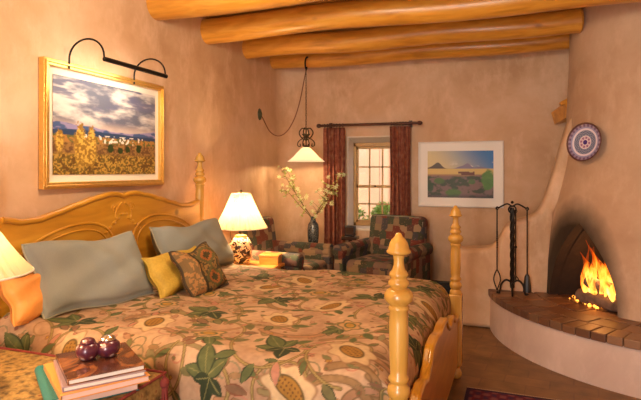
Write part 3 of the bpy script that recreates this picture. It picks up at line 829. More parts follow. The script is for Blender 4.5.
# bedspread (lies on the bed: a thing of its own)
def wrap(s, lo, hi, r, flare):
    """distance along cloth -> (position, drop)"""
    def side(d):
        if d <= 0: return 0, 0
        arc = r*PI/2
        if d < arc: return r*math.sin(d/r), r*(1-math.cos(d/r))
        return r+(d-arc)*flare, r+(d-arc)
    if s < lo+r: x, z = side(lo+r-s); return lo+r-x, z
    if s > hi-r: x, z = side(s-(hi-r)); return hi-r+x, z
    return s, 0
U0, U1, V0, V1 = -L+.06, -.028, -.035, W+.035
ea, eb = .40, .42       # unfolded overhang near / far, foot
qw = (U1-U0)+.30; qh = (V1-V0)+ea+eb
cv = quilt_canvas(qw, qh)
NX, NY = cv.nx, cv.ny
def qpt(i, j):
    s = U0+i*qw; t = V0-ea+j*qh
    uu, zu = wrap(s, U0-9, U1, .17, .0); v2, zv = wrap(t, V0, V1, .13, .10)
    if zu > 0:        # tuck the sides in towards the foot so that it passes between the posts
        k = min(1, zu/.17); v2 = min(max(v2, V0+.10*k+.0), V1-.07*k)
    kk = max(0, min(1, (uu-(-.30))/.24))   # near the posts the sides hug the mattress
    v2 = v2 + kk*kk*((.075-v2) if v2 < .075 else ((W-.06)-v2 if v2 > W-.06 else 0))
    q_ = 1.6
    drop = (zu**q_+zv**q_)**(1/q_) if zu+zv > 0 else 0
    drop = min(drop, .42+.012*math.sin(s*9)+.012*math.sin(t*9))
    z = .722-drop
    z += .006*math.sin(uu*5+v2*3)+.005*math.sin(uu*11-v2*7)+.004*math.sin(v2*17+uu*6)
    if zv > .05: v2 += (1 if t > .9 else -1)*(.018*math.sin(s*14)+.010*math.sin(s*31))*min(1, zv/.2)*(1-kk)
    k2 = max(0, 1-(uu+L)/.35)    # rises a little over the sleeping pillows
    z += .02*k2
    return (uu, v2, z)
q = grid('bedspread', NX, NY, qpt, M_COL, None, cv.a, solid=.0)
mdf = q.modifiers.new('t', 'SOLIDIFY'); mdf.thickness = .012; mdf.offset = -1
q.location = (BO.x, BO.y, 0); q.rotation_euler = (0, 0, BR)
tag(q, 'tapestry bedspread with beige ground and scrolling green leaf and gold flower pattern, covering the bed', 'bedspread')

# pillows
def pillow(nm, w, h, t, loc, face, lean, roll, mat, lab, pipe=None, cat='pillow', cols=None, tassel=None, group=None, pinch=.10, n=40, m=28, ppow=.42):
    """face: yaw of the normal; lean: tilt back"""
    root = thing(nm, loc, 0, lab, cat, group)
    root.rotation_euler = (Matrix.Rotation(face, 3, 'Z') @ Matrix.Rotation(-lean, 3, 'Y') @ Matrix.Rotation(roll, 3, 'X')).to_euler()
    # local: x = normal, y = width, z = height (base at z=0)
    def sh(a, b_, sd):
        y = a*w/2*(1-pinch*(1-abs(b_)**2)*abs(a)**3*.5 - 0); z = b_*h/2*(1-pinch*(1-abs(a)**2)*abs(b_)**3*.6)
        th = t/2*max(0, (1-a**4)*(1-b_**4))**ppow
        th *= 1+.10*math.sin(a*4+b_*3+sd+w*9)+.07*math.sin(b_*7-a*5+w*30)+.05*math.sin(a*11+b_*4)
        y += .010*math.sin(b_*5+w*20); z += .012*math.sin(a*4+w*15)*abs(b_)-.016*math.cos(a*PI/2)*(b_ > 0)*b_
        return (sd*th, y, z+h/2)
    b = MB(); vs = []; fs = []
    for sd in (1, -1):
        for j in range(m+1):
            for i in range(n+1): vs.append(sh(-1+2*i/n, -1+2*j/m, sd))
    o0 = (n+1)*(m+1); cl = []
    for k in (0, 1):
        for j in range(m):
            for i in range(n):
                a = k*o0+j*(n+1)+i; fs.append((a, a+1, a+n+2, a+n+1)); cl.append(((i+.5)/n, (j+.5)/m))
    if cols:
        for fc_, uv in zip(fs, cl): b.add([vs[i] for i in fc_], [(0, 1, 2, 3)], None, cols(*uv))
        b2 = b
    else: b.add(vs, fs)
    o = b.build('cushion', mat, root, fix=False, ang=75)
    wl = o.modifiers.new('w', 'WELD'); wl.merge_threshold = .0008
    if pipe:
        b = MB(); pts = [sh(-1+2*i/n, -1, 1) for i in range(n)]+[sh(1, -1+2*j/m, 1) for j in range(m)]+[sh(1-2*i/n, 1, 1) for i in range(n)]+[sh(-1, 1-2*j/m, 1) for j in range(m)]
        pts = [(0, y, z) for x, y, z in pts]
        b.tube(pts, tassel or .006, 6, close=True); b.build('piping', pipe, root)
    return root
ZB = .725
pillow('pillow', .46, .25, .13, (-2.33, 2.19, ZB+.00), .15, .40, .0, M_ORG, 'orange satin pillow at the left side, behind the large sage pillow', M_ORG)
pillow('bed_pillow',   .68, .44, .22, (-2.16, 2.42, ZB-.005), -.30, .55, .0, M_PIL, 'large sage grey pillow leaning on the left half of the headboard', M_PIPE, group='large sage pillows')
pillow('bed_pillow', .78, .43, .22, (-2.17, 3.54, ZB-.02), -.10, .50, .02, M_PIL, 'large sage grey pillow by the lit bedside lamp, right half of the headboard', M_PIPE, group='large sage pillows')
pillow('cushion', .54, .28, .13, (-1.93, 2.93, ZB+.005), -.06, .55, .0, M_MUST, 'mustard yellow cushion tucked behind the small patterned cushion', M_MUST)
def kcol(u_, v_):
    x = u_*6; k = int(x)
    if u_ < .30: return tuple(C(165, 120, 70) if vnoise(np.array(u_*30.), np.array(v_*26.)) > .5 else C(120, 96, 60))
    if .30 <= u_ < .34: return tuple(C(60, 50, 30))
    d = abs(u_-.62)+abs((v_*2 % 1)-.5)*.6
    if d < .12: return tuple(C(70, 62, 36))
    if d < .2: return tuple(C(150, 90, 44))
    if d < .3: return tuple(C(92, 84, 46))
    return tuple(C(130, 98, 52) if vnoise(np.array(u_*34.), np.array(v_*30.)) > .45 else C(72, 62, 40))
pillow('cushion', .33, .32, .13, (-1.76, 2.93, ZB-.005), -.22, .52, .10, M_COL, 'small square tapestry cushion in brown and olive with dark corded edge, foremost on the bed', plain('dark cord', (.06, .04, .02), .9), cols=kcol, tassel=.009)

# ================================================================ FOREGROUND TABLE, BOOKS, POTS
TT = .655; tx0, tx1, ty0, ty1 = -2.50, -1.325, .95, 1.835
tb = thing('side_table', ((tx0+tx1)/2, (ty0+ty1)/2, 0), 0, 'wooden bedside table under the gold tapestry cloth with books', 'table')
hx, hy = (tx1-tx0)/2, (ty1-ty0)/2
b = MB(); b.box(-hx+.01, hx-.01, -hy+.01, hy-.01, TT-.035, TT-.006); b.build('tabletop', M_STAND, tb, bevel=.006)
for sx in (-1, 1):
    for sy in (-1, 1):
        b = MB(); b.box(sx*(hx-.06)-.03, sx*(hx-.06)+.03, sy*(hy-.06)-.03, sy*(hy-.06)+.03, 0, TT-.035); b.build('leg', M_STAND, tb, bevel=.006)
tc = thing('tablecloth', ((tx0+tx1)/2, (ty0+ty1)/2, TT), 0, 'gold and brown tapestry tablecloth with red tasselled fringe under the book stack', 'tablecloth')
b = MB(); n = 80
per = []
def rect(hx, hy, z, wv):
    out = []
    for (xa, ya), (xb, yb) in (((-hx, -hy), (hx, -hy)), ((hx, -hy), (hx, hy)), ((hx, hy), (-hx, hy)), ((-hx, hy), (-hx, -hy))):
        for k in range(24):
            t = k/24; nx, ny = (yb-ya), -(xb-xa); ln = math.hypot(nx, ny); o_ = wv*math.sin(k*1.3)*(math.sin(PI*t))
            out.append((xa+(xb-xa)*t+nx/ln*o_, ya+(yb-ya)*t+ny/ln*o_, z))
    return out
rings = [rect(hx-.02, hy-.02, .002, 0), rect(hx, hy, 0.0, 0), rect(hx+.006, hy+.006, -.02, 0), rect(hx+.008, hy+.008, -.09, .008)]
vs = sum(rings, []); m_ = 96; fs = [tuple(range(m_))]
for j in range(3):
    for k in range(m_): fs.append((j*m_+k, j*m_+(k+1) % m_, (j+1)*m_+(k+1) % m_, (j+1)*m_+k))
b.add(vs, fs); b.build('cloth', M_TAP, tc, ang=60)
b = MB(); b.tube(rect(hx+.004, hy+.004, .003, 0), .006, 6, close=True)
for p in rings[3]:
    b.tube([(p[0], p[1], p[2]), (p[0], p[1], p[2]-.02), (p[0], p[1], p[2]-.06)], [.006, .005, .008], 6)
b.build('tassel_fringe', M_FRINGE, tc)
b = MB(); c_ = (hx+.012, hy+.004)
for k in range(30):
    a = k*.7; b.tube([(c_[0], c_[1]-.02, -.0), (c_[0]+.012*math.cos(a), c_[1]-.02+.012*math.sin(a)*.5, -.05), (c_[0]+.026*math.cos(a)*(k % 3)/2, c_[1]-.02+.035*math.sin(a)*.5, -.16)], .005, 5)
b.sphere((c_[0], c_[1]-.02, -.03), .022, 10)
b.build('corner_tassel', M_FRINGE, tc)

def book(nm, w, d, h, cx, cy, z, ang, cov, pages, lab, round_=False, covcols=None):
    t = thing(nm, (cx, cy, z), ang, lab, 'book', 'books stacked on the tapestry cloth')
    # local x = across pages (spine at -x ... fore edge +x), y = along spine
    b = MB(); b.box(-w/2, w/2, -d/2, d/2, 0, .003); b.box(-w/2, w/2, -d/2, d/2, h-.003, h)
    if round_: b.tube([(-w/2, -d/2, h/2), (-w/2, d/2, h/2)], h/2+.002, 14)
    else: b.box(-w/2-.003, -w/2, -d/2, d/2, 0, h)
    b.build('cover', cov, t, bevel=.0012)
    b = MB(); b.box(-w/2+.002, w/2-.006, -d/2+.005, d/2-.005, .003, h-.003); b.build('pages', pages, t)
    return t
BA = math.radians(-30)        # direction of the spine axis (left-back to right-front)
bx, by = -1.555, 1.655
def bk(nm, w, d, h, ox, oy, z, da, *a, **k):
    ang = math.radians(53)+da     # +x fore-edge towards the back right
    return book(nm, w, d, h, bx+ox, by+oy, z, ang, *a, **k)
# the spine lies to the left front in the picture: fore edge faces right back
z0 = TT+.004
bk('book', .30, .39, .036, .0, .0, z0, 0, M_TEAL, M_PINKP, 'large teal cloth book with rounded spine, lowest of the stack', round_=True)
bk('book', .31, .37, .024, .045, -.005, z0+.034, .04, M_ORCOV, M_PINKP, 'large orange covered book lying on the teal book')
bk('book', .285, .32, .018, .060, -.005, z0+.058, -.03, plain('grey lilac cover', (.35, .25, .28), .3), M_PAPER, 'thinner book with white page edges, under the dark picture book')
m, n, l, bb = nt('dark picture cover'); t = tex(n, l, 'Noise', 5, Detail=4.0, Distortion=1.5)
l.new(ramp(n, l, t.outputs[0], [(.3, (.03, .012, .01)), (.5, (.11, .035, .02)), (.6, (.32, .12, .04)), (.7, (.06, .03, .05))]), bb.inputs['Base Color']); bb.inputs['Roughness'].default_value = .2
bk('book', .27, .32, .020, .055, .005, z0+.076, .0, m, M_PAPER, 'dark glossy picture book on top of the stack, with two small pots on it')
ztop = z0+.096
def pot(x, y, s, ang, lab):
    t = thing('lidded_pot', (x, y, ztop), ang, lab, 'pot', 'pair of lustre pots on the books')
    b = MB(); b.lathe([(.018*s, 0), (.024*s, .002), (.036*s, .018), (.041*s, .036), (.038*s, .052), (.028*s, .062), (.022*s, .066)], 28); b.build('body', M_POT, t)
    b = MB(); b.lathe([(.024*s, .064), (.026*s, .068), (.022*s, .078), (.012*s, .084), (.004, .086)], 24); b.build('lid', M_SILVER if s > 1.13 else M_POT, t)
    return t
pot(-1.545, 1.645, 1.1, 0, 'small maroon lustre pot on the books, left one with dark lid')
pot(-1.495, 1.70, 1.16, 1, 'small maroon lustre pot on the books, right one with silver lid')

# ================================================================ LAMPS
def pleat_shade(r0, r1, z0, z1, parent, mat=M_SHADE, n=72):
    b = MB(); vs = []; fs = []; m = 6
    for j in range(m+1):
        t = j/m; r = r0+(r1-r0)*t; z = z0+(z1-z0)*t
        r *= 1-.05*math.sin(PI*t)
        for k in range(n): a = 2*PI*k/n; q_ = r*(1+.028*(1 if k % 2 else -1)); vs.append((q_*math.cos(a), q_*math.sin(a), z))
    for j in range(m):
        for k in range(n): fs.append((j*n+k, j*n+(k+1) % n, (j+1)*n+(k+1) % n, (j+1)*n+k))
    b.add(vs, fs)
    o = b.build('lamp_shade', mat, parent, fix=False, smooth=False)
    b = MB(); b.tube([(r0*1.012*math.cos(k*PI/24), r0*1.012*math.sin(k*PI/24), z0) for k in range(48)], .004, 6, close=True)
    b.build('shade_trim', M_MAT, o); b = MB(); b.tube([(r1*1.012*math.cos(k*PI/24), r1*1.012*math.sin(k*PI/24), z1) for k in range(48)], .004, 6, close=True)
    b.build('shade_trim', M_MAT, o)
    return o
def light(kind, name, loc, energy, col, size=.05, parent=None, rot=None, **k):
    d = bpy.data.lights.new(name, kind); d.energy = energy; d.color = col
    if kind == 'POINT': d.shadow_soft_size = size
    for a, v in k.items(): setattr(d, a, v)
    o = bpy.data.objects.new(name, d); COL.objects.link(o); o.location = loc
    if rot: o.rotation_euler = rot
    if parent: o.parent = parent
    return o
WARM = (1, .68, .36)
def table_lamp(loc, lab, r0, r1, zs0, zs1, e):
    t = thing('table_lamp', loc, 0, lab, 'lamp')
    b = MB(); b.lathe([(.075, 0), (.080, .006), (.078, .016), (.066, .02)], 32); b.build('gilt_foot', M_GOLD, t); b = MB(); b.lathe([(.05, .258), (.054, .262), (.052, .275), (.03, .282)], 28); b.build('gilt_collar', M_GOLD, t)
    b = MB(); b.lathe([(.066, .02), (.082, .04), (.096, .08), (.102, .13), (.102, .18), (.094, .215), (.072, .245), (.05, .262)], 36); b.build('jar_base', M_JAR, t)
    b = MB(); b.tube([(0, 0, .27), (0, 0, zs1+.01)], .006, 8); b.build('stem', M_BRONZE, t)
    b = MB(); b.lathe([(.006, zs1), (.014, zs1+.012), (.012, zs1+.026), (.003, zs1+.036)], 12); b.build('finial', M_BRONZE, t)
    b = MB()
    for k in range(3): b.tube([(0, 0, zs1-.005), (r1*math.cos(k*2.09), r1*math.sin(k*2.09), zs1-.002)], .002, 5)
    b.build('shade_spider', M_BRONZE, t)
    pleat_shade(r0, r1, zs0, zs1, t)
    b = MB(); b.sphere((0, 0, zs0+(zs1-zs0)*.42), .028, 12); bu = b.build('bulb', M_GLASSH, t)
    light('POINT', 'bulb_light', (0, 0, zs0+(zs1-zs0)*.42), e, WARM, .05, t)
    bu.visible_shadow = True
    return t
NS = Vector((-2.27, 4.27, 0)); nz_ = .64
table_lamp((-2.235, 4.24, nz_), 'lit bedside lamp on the far side, with dark floral jar base and pleated shade', .235, .085, .345, .655, 52)
table_lamp((-1.91, 1.42, TT+.004), 'lit near lamp cut off at the left edge, only its pleated cream shade showing', .22, .08, .450, .650, 16)
# far nightstand
ns = thing('nightstand', (NS.x, NS.y, 0), 0, 'orange pine nightstand between the bed and the patchwork armchair', 'nightstand')
b = MB(); b.box(-.30, .36, -.25, .25, nz_-.03, nz_); b.build('top', M_STAND, ns, bevel=.008)
b = MB(); b.box(-.28, .32, -.23, .23, .12, nz_-.03); b.build('body', M_STAND, ns, bevel=.005)
b = MB(); b.box(.32, .336, -.20, .20, nz_-.20, nz_-.05); d = b.build('drawer', M_STAND, ns, bevel=.004)
b = MB(); b.sphere((.35, 0, nz_-.125), .014, 10); b.build('knob', M_BRONZE, d)
for sx in (-.26, .30):
    for sy in (-.21, .21):
        b = MB(); b.box(sx-.02, sx+.02, sy-.02, sy+.02, 0, .13); b.build('leg', M_STAND, ns)
# wooden letter box on nightstand
bxm = thing('wooden_box', (-2.02, 4.42, nz_), .15, 'small orange wooden box standing on the far nightstand beside the lamp', 'box')
b = MB(); b.box(-.09, .09, -.07, .07, 0, .07); b.build('box_body', M_STAND, bxm, bevel=.004)
b = MB(); b.box(-.095, .095, -.075, .075, .072, .09); b.build('lid', M_STAND, bxm, bevel=.004)

# ---------------------------------------------------------------- armchairs
def armchair(loc, rz, lab):       # faces local -y
    t = thing('armchair', loc, rz, lab, 'armchair', 'patchwork armchairs')
    b = MB(); b.box(-.36, .36, -.36, .34, .14, .42); b.build('seat_base', M_PATCH, t, bevel=.03, seg=3)
    b = MB(); b.box(-.27, .27, -.40, .22, .42, .575); b.build('seat_cushion', M_PATCH, t, bevel=.055, seg=4)
    M = T((0, .27, .42)) @ R(-.16, 'X')
    b = MB(); b.box(-.335, .335, -.085, .09, -.02, .585, M); bo = b.build('backrest', M_PATCH, t, bevel=.06, seg=5)
    b = MB(); pts = [(-.30, -.06, .10), (-.315, -.062, .52), (-.27, -.062, .565), (.27, -.062, .565), (.315, -.062, .52), (.30, -.06, .10)]
    b.tube([M @ Vector(p) for p in pts], .007, 6); b.build('piping', M_PIPE, bo)
    for s_ in (-1, 1):
        b = MB(); b.box(s_*.35-.055, s_*.35+.055, -.40, .30, .14, .66)
        b.tube([(s_*.355, -.405, .655), (s_*.355, .0, .655), (s_*.355, .33, .655)], .072, 20)
        b.build('arm', M_PATCH, t, bevel=.015, seg=2)
    for sx in (-1, 1):
        for sy in (-.33, .30):
            b = MB(); b.lathe([(.018, 0), (.026, .02), (.03, .06), (.022, .09), (.034, .14)], 14, T((sx*.32, sy, 0))); b.build('leg', M_DARKW, t)
    return t
armchair((-1.18, 5.52, 0), math.radians(-14), 'patchwork upholstered armchair in front of the window')
armchair((-2.13, 4.94, 0), math.radians(84), 'patchwork armchair against the left wall behind the far nightstand')
# corner table, dark
ct = thing('corner_table', (-1.97, 5.66, 0), 0, 'small round dark wood table in the corner between the two armchairs', 'table')
b = MB(); b.lathe([(.20, .585), (.26, .59), (.27, .60), (.265, .615), (.01, .616)], 40); b.build('tabletop', M_DARKW, ct)
b = MB(); b.lathe([(.03, .06), (.045, .12), (.03, .2), (.05, .32), (.03, .45), (.06, .585)], 20); b.build('pedestal', M_DARKW, ct)
for k in range(3):
    b = MB(); a = k*2.094+.5; b.tube(cr([(0, 0, .14), (.10*math.cos(a), .10*math.sin(a), .12), (.20*math.cos(a), .20*math.sin(a), .02), (.24*math.cos(a), .24*math.sin(a), .012)]), .02, 8); b.build('leg', M_DARKW, ct)
vz = .617
va = thing('vase', (-2.05, 5.66, vz), 0, 'tall dark glazed vase with patterned body holding blossom branches in the corner', 'vase')
b = MB(); b.lathe([(.045, 0), (.05, .01), (.058, .06), (.066, .14), (.066, .22), (.058, .27), (.034, .30), (.028, .33), (.034, .355), (.028, .353), (.024, .33), (.03, .30), (.05, .26)], 32, cap=False)
b.box(-.03, .03, -.03, .03, 0, .004); b.build('vase_body', M_VASE, va)
# blossom branches
bm_ = MB()
for k in range(6):
    a = k*PI/3
    bm_.add([(0, 0, 0), (.013*math.cos(a-.4), .013*math.sin(a-.4), .004), (.024*math.cos(a), .024*math.sin(a), .008), (.013*math.cos(a+.4), .013*math.sin(a+.4), .004)], [(0, 1, 2, 3)])
    bm_.add([(0, 0, .004), (.009*math.cos(a+.1), .009*math.sin(a+.1), .012), (.014*math.cos(a+.5), .014*math.sin(a+.5), .018), (.009*math.cos(a+.9), .009*math.sin(a+.9), .012)], [(0, 1, 2, 3)])
proto_b = None
def branch(tip, lab, seed, nb, bend):
    global proto_b
    rs = random.Random(seed); base = Vector((-2.05, 5.66, vz+.30)); tip = Vector(tip)
    t = thing('blossom_branch', tuple(base), 0, lab, 'branch', 'blossom branches in the corner vase')
    d = tip-base; P = [Vector((0, 0, -.22)), Vector((0, 0, 0)), d*.35+Vector(bend)*.6, d*.7+Vector(bend), d]
    P = [Vector(p) for p in cr([tuple(p) for p in P], 6)]
    b = MB(); nP = len(P); b.tube(P, [.0065-.005*k/nP for k in range(nP)], 6)
    spots = []
    for k in range(nb):
        i = rs.randrange(int(nP*.35), nP); p = P[i]; q_ = p+Vector((rs.uniform(-.09, .09), rs.uniform(-.06, .06), rs.uniform(-.04, .09)))
        b.tube([p, (p+q_)/2+Vector((0, 0, .01)), q_], [.0025, .002, .0015], 5); spots.append(q_)
    spots.append(P[-1])
    b.build('stem', M_STEM, t)
    b = MB()
    for k in range(nb*4):
        p = P[rs.randrange(int(nP*.4), nP)] if k % 2 else spots[(k//2) % len(spots)]
        M = T(p) @ Euler((rs.uniform(-1, 1), rs.uniform(-1, 1), rs.uniform(0, 6.28))).to_matrix().to_4x4(); s = rs.uniform(.028, .045)
        b.add([(0, 0, 0), (s*.5, s*.28, .004), (s*1.3, 0, 0), (s*.5, -s*.28, .004)], [(0, 1, 2, 3)], M)
    b.build('leaves', M_LEAF, t, fix=False)
    for p in spots:
        if proto_b is None: proto_b = bm_.build('blossom', M_PETAL, t, fix=False); o = proto_b
        else: o = proto_b.copy(); COL.objects.link(o); o.parent = t
        o.location = p; o.scale = [rs.uniform(.8, 1.45)]*3; o.rotation_euler = (rs.uniform(.6, 1.6), rs.uniform(-.6, .6), rs.uniform(-.6, .6))
branch((-2.40, 5.60, 1.52), 'leftmost tall blossom branch in the corner vase, arching up towards the wall', 1, 12, (-.06, 0, .06))
branch((-2.38, 5.50, 1.26), 'blossom branch arching low to the left from the corner vase', 2, 9, (-.04, 0, .10))
branch((-2.26, 5.50, 1.42), 'upright blossom branch just left of centre in the corner vase', 3, 8, (-.03, -.02, .0))
branch((-1.62, 5.45, 1.46), 'longest blossom branch, reaching right across the left curtain', 4, 12, (.0, -.04, .06))
branch((-1.70, 5.42, 1.25), 'leafy blossom branch in front of the left curtain, middle of the right-hand ones', 5, 12, (.06, -.03, .12))
branch((-1.82, 5.40, 1.12), 'short drooping blossom branch to the right of the corner vase', 6, 8, (.06, -.05, .14))
# small dark object on window sill by the chair
rd = thing('table_clock', (-1.62, 5.78, vz), .0, 'small black boxy object between the left curtain and the window armchair', 'clock')
b = MB(); b.box(-.06, .06, -.04, .04, 0, .12); b.build('case', M_BLACK, rd, bevel=.01, seg=3)
b = MB(); b.box(-.05, .05, -.043, -.04, .02, .10); b.build('face', M_DARKW, rd)
rd.location = (-1.66, 5.86, 0)
for c_ in [o for o in COL.objects if o.parent == rd]: c_.data.transform(T((0, 0, .74)))
b = MB(); b.box(-.09, .09, -.07, .07, .70, .74); b.box(-.02, .02, -.02, .02, .02, .70); b.box(-.08, .08, -.06, .06, 0, .02); b.build('stand', M_DARKW, rd, bevel=.005)
rd['label'] = 'small black box on a slim dark stand between the left curtain and the window armchair'; rd['category'] = 'box'; rd.name = 'dark_pedestal_box'

# ---------------------------------------------------------------- curtains
rod = thing('curtain_rod', (-1.475, 5.99, 2.05), 0, 'dark red-brown wooden curtain rod above the window', 'curtain rod')
b = MB(); b.tube([(-.61, 0, 0), (0, 0, 0), (.59, 0, 0)], .016, 14); b.build('pole', M_RODW, rod)
for s_ in (-.62, .60):
    b = MB(); b.sphere((s_, 0, 0), .026, 12, sc=(1.3, 1, 1)); b.build('finial', M_RODW, rod)
for s_ in (-.5, .48):
    b = MB(); b.box(s_-.01, s_+.01, -.005, .11, -.012, .012); b.box(s_-.02, s_+.02, .10, .108, -.04, .04); b.build('bracket', M_RODW, rod)
def curtain(xa, xb, lab, folds, seed):
    rs = random.Random(seed); ph = rs.uniform(0, 6)
    t = thing('curtain', ((xa+xb)/2, 5.99, .03), 0, lab, 'curtain', 'rust red curtains at the window')
    w = xb-xa
    def f(i, j):
        x = (i-.5)*w*(1-.06*math.sin(PI*j)+.05*(1-j)); z = j*1.99; a = i*folds*2*PI+ph
        amp = .016+.020*(1-j)
        y = amp*math.sin(a+.5*math.sin(j*3))+.007*math.sin(a*2.3+j*4)
        return (x+.006*math.sin(a*1.7+j*5), y, z)
    o = grid('drape', 90, 40, f, M_CURT, t, solid=.004)
    for k in range(7):
        b = MB(); x = (-.5+(k+.5)/7)*w; b.tube([(x, .021*math.cos(q_*PI/6), 2.02+.021*math.sin(q_*PI/6)) for q_ in range(12)], .003, 6, close=True)
        b.box(x-.002, x+.002, -.004, .004, 1.97, 2.0); b.build('curtain_ring', M_RODW, t)
curtain(-2.04, -1.77, 'rust red pleated curtain on the left side of the window', 5, 1)
curtain(-1.22, -.98, 'rust red pleated curtain on the right side of the window, behind the armchair', 4.5, 2)

# ---------------------------------------------------------------- pictures
def valley(nx, ny):
    U, V = np.meshgrid(np.linspace(0, 1, nx+1), np.linspace(0, 1, ny+1))
    n = fbm(U*5+V, V*9, 1, 5); n2 = fbm(U*13, V*26, 5, 4); n3 = fbm(U*60, V*50, 8, 3)
    a = lerp(C(98, 100, 118), C(208, 200, 196), sm(.38, .72, n*.7+n2*.3))
    a = lerp(a, C(96, 96, 124), sm(.55, .70, fbm(U*4+3, V*14, 12, 4))*sm(.5, .9, V))
    a = lerp(a, C(190, 168, 158), sm(.60, .50, V)*.8)
    ridge = .47+.05*fbm(U*5, U*0, 31, 4)+.03*np.sin(U*7+.5)
    a = lerp(a, lerp(C(66, 86, 130), C(140, 130, 170), sm(.45, .6, n2)), sm(.004, -.004, V-ridge-.01))
    a = lerp(a, C(40, 62, 96), sm(.004, -.004, V-(.44+.04*fbm(U*4+9, U*0, 44, 3))))
    a = lerp(a, lerp(C(96, 96, 50), C(170, 120, 60), sm(.4, .6, n3)), sm(.004, -.004, V-(.405+.012*n3)))
    tw = (fbm(U*45, V*30, 55, 2) > .60) & (V > .34) & (V < .43) & (U > .25) & (U < .85); a[tw] = C(225, 215, 205)
    a = lerp(a, lerp(C(104, 70, 44), C(150, 112, 62), sm(.4, .6, n3)), sm(.01, -.01, V-(.33+.02*n2)))
    fg = sm(.02, -.02, V-(.20+.03*n2)); a = lerp(a, lerp(C(104, 84, 36), C(184, 146, 66), sm(.42, .6, fbm(U*80, V*64, 66, 3))), fg)
    a = lerp(a, C(96, 66, 30), fg*sm(.6, .7, fbm(U*36, V*30, 70, 2)))
    for cx, cy, rx, ry in ((.05, .34, .035, .12), (.22, .30, .055, .24), (.32, .30, .045, .22), (.27, .22, .06, .14)):
        d = np.hypot((U-cx)/rx, (V-cy)/ry)+(n3-.5)*.7
        a = lerp(a, lerp(C(140, 104, 40), C(206, 168, 76), sm(.4, .6, n3)), sm(1.05, .85, d))
    for cx, cy, r in ((.50, .29, .03), (.60, .27, .025), (.80, .30, .03), (.68, .29, .025)):
        d = np.hypot((U-cx)/r, (V-cy)/(r*1.7))+(n3-.5)*.5; a = lerp(a, C(44, 58, 26), sm(1.05, .85, d))
    return a
def desert(nx, ny):
    U, V = np.meshgrid(np.linspace(0, 1, nx+1), np.linspace(0, 1, ny+1))
    n3 = fbm(U*12, V*14, 8, 4); n2 = fbm(U*6, V*9, 2, 4)
    a = lerp(C(214, 200, 150), C(30, 110, 186), sm(.1, .95, U*.8+(V-.6)*.5))
    a = lerp(a, C(235, 230, 225), sm(.42, .56, n2)*sm(.80, .70, V)*sm(.62, .68, V)*sm(.3, .5, U))
    h1 = .62+.10*np.exp(-((U-.17)/.07)**2)+.05*np.exp(-((U-.1)/.1)**2); h2 = .62+.10*np.exp(-((U-.62)/.06)**2)+.05*np.exp(-((U-.52)/.08)**2)+.04*np.exp(-((U-.8)/.1)**2)
    a = lerp(a, C(130, 120, 150), sm(.006, -.006, V-h2)); a = lerp(a, C(84, 74, 66), sm(.006, -.006, V-h1)*sm(.42, .3, U))
    a = lerp(a, C(212, 186, 112), sm(.01, -.01, V-.62)); a = lerp(a, C(150, 110, 84), sm(.52, .48, V)*.9)
    a = lerp(a, lerp(C(58, 70, 48), C(126, 100, 96), sm(.4, .6, n3)), sm(.02, -.02, V-(.44+.05*n2)))
    tr = (n3 > .5) & (V > .48) & (V < .56) & (U > .45) & (U < .72); a[tr] = C(110, 60, 40)
    for cx, cy, rx, ry, c in ((.92, .38, .10, .22, C(84, 132, 50)), (.40, .10, .14, .09, C(78, 112, 50)), (.18, .36, .09, .07, C(76, 104, 52)), (.68, .34, .06, .06, C(76, 104, 52)), (.04, .22, .06, .12, C(50, 74, 44))):
        d = np.hypot((U-cx)/rx, (V-cy)/ry)+(n3-.5)*.6; a = lerp(a, c*(.7+.6*n3)[..., None], sm(1.1, .8, d))
    a = lerp(a, C(64, 60, 66), sm(.10, .02, V)*.7)
    return a
def picture(nm, w, h, loc, rz, lab, fw, fmat, matw, art, ft=.035, lipmat=None):
    """local: x right, z up, faces -y; origin at bottom centre on the wall"""
    t = thing(nm, loc, rz, lab, 'picture')
    b = MB()
    def fr(o_, wd, y0, y1):
        xo, zo = w/2-o_, o_
        b.box(-xo, xo, y0, y1, zo, zo+wd); b.box(-xo, xo, y0, y1, h-zo-wd, h-zo)
        b.box(-xo, -xo+wd, y0, y1, zo+wd, h-zo-wd); b.box(xo-wd, xo, y0, y1, zo+wd, h-zo-wd)
    fr(0, fw, -ft, -.002)
    if fw > .02: fr(fw*.25, fw*.35, -ft-.010, -ft)
    b.build('frame', fmat, t, bevel=.003)
    b = MB(); b.box(-w/2+fw*.8, w/2-fw*.8, -.018, -.006, fw*.8, h-fw*.8); b.build('mat_board', M_MAT if fmat is M_GOLD else M_WHITEF, t)
    nx, ny = 260, 180; aw, ah = w-2*(fw+matw), h-2*(fw+matw)
    o = grid('canvas', nx, ny, lambda i, j: (-aw/2+aw*i, -.0215, fw+matw+ah*j), M_PAINT, t, art(nx, ny), smooth=False, solid=0)
    md = o.modifiers.new('t', 'SOLIDIFY'); md.thickness = .003; md.offset = 0
    return t
picture('framed_painting', 1.165, .79, (XL+.001, 2.955, 1.39), PI/2, 'gilt framed landscape of autumn valley under big clouds, above the headboard', .042, M_GOLD, .045, valley, .045)
picture('framed_print', .935, .745, (-.435, YB-.001, 1.09), 0, 'white framed desert landscape on the back wall, right of the window', .022, M_WHITEF, .085, desert, .03)

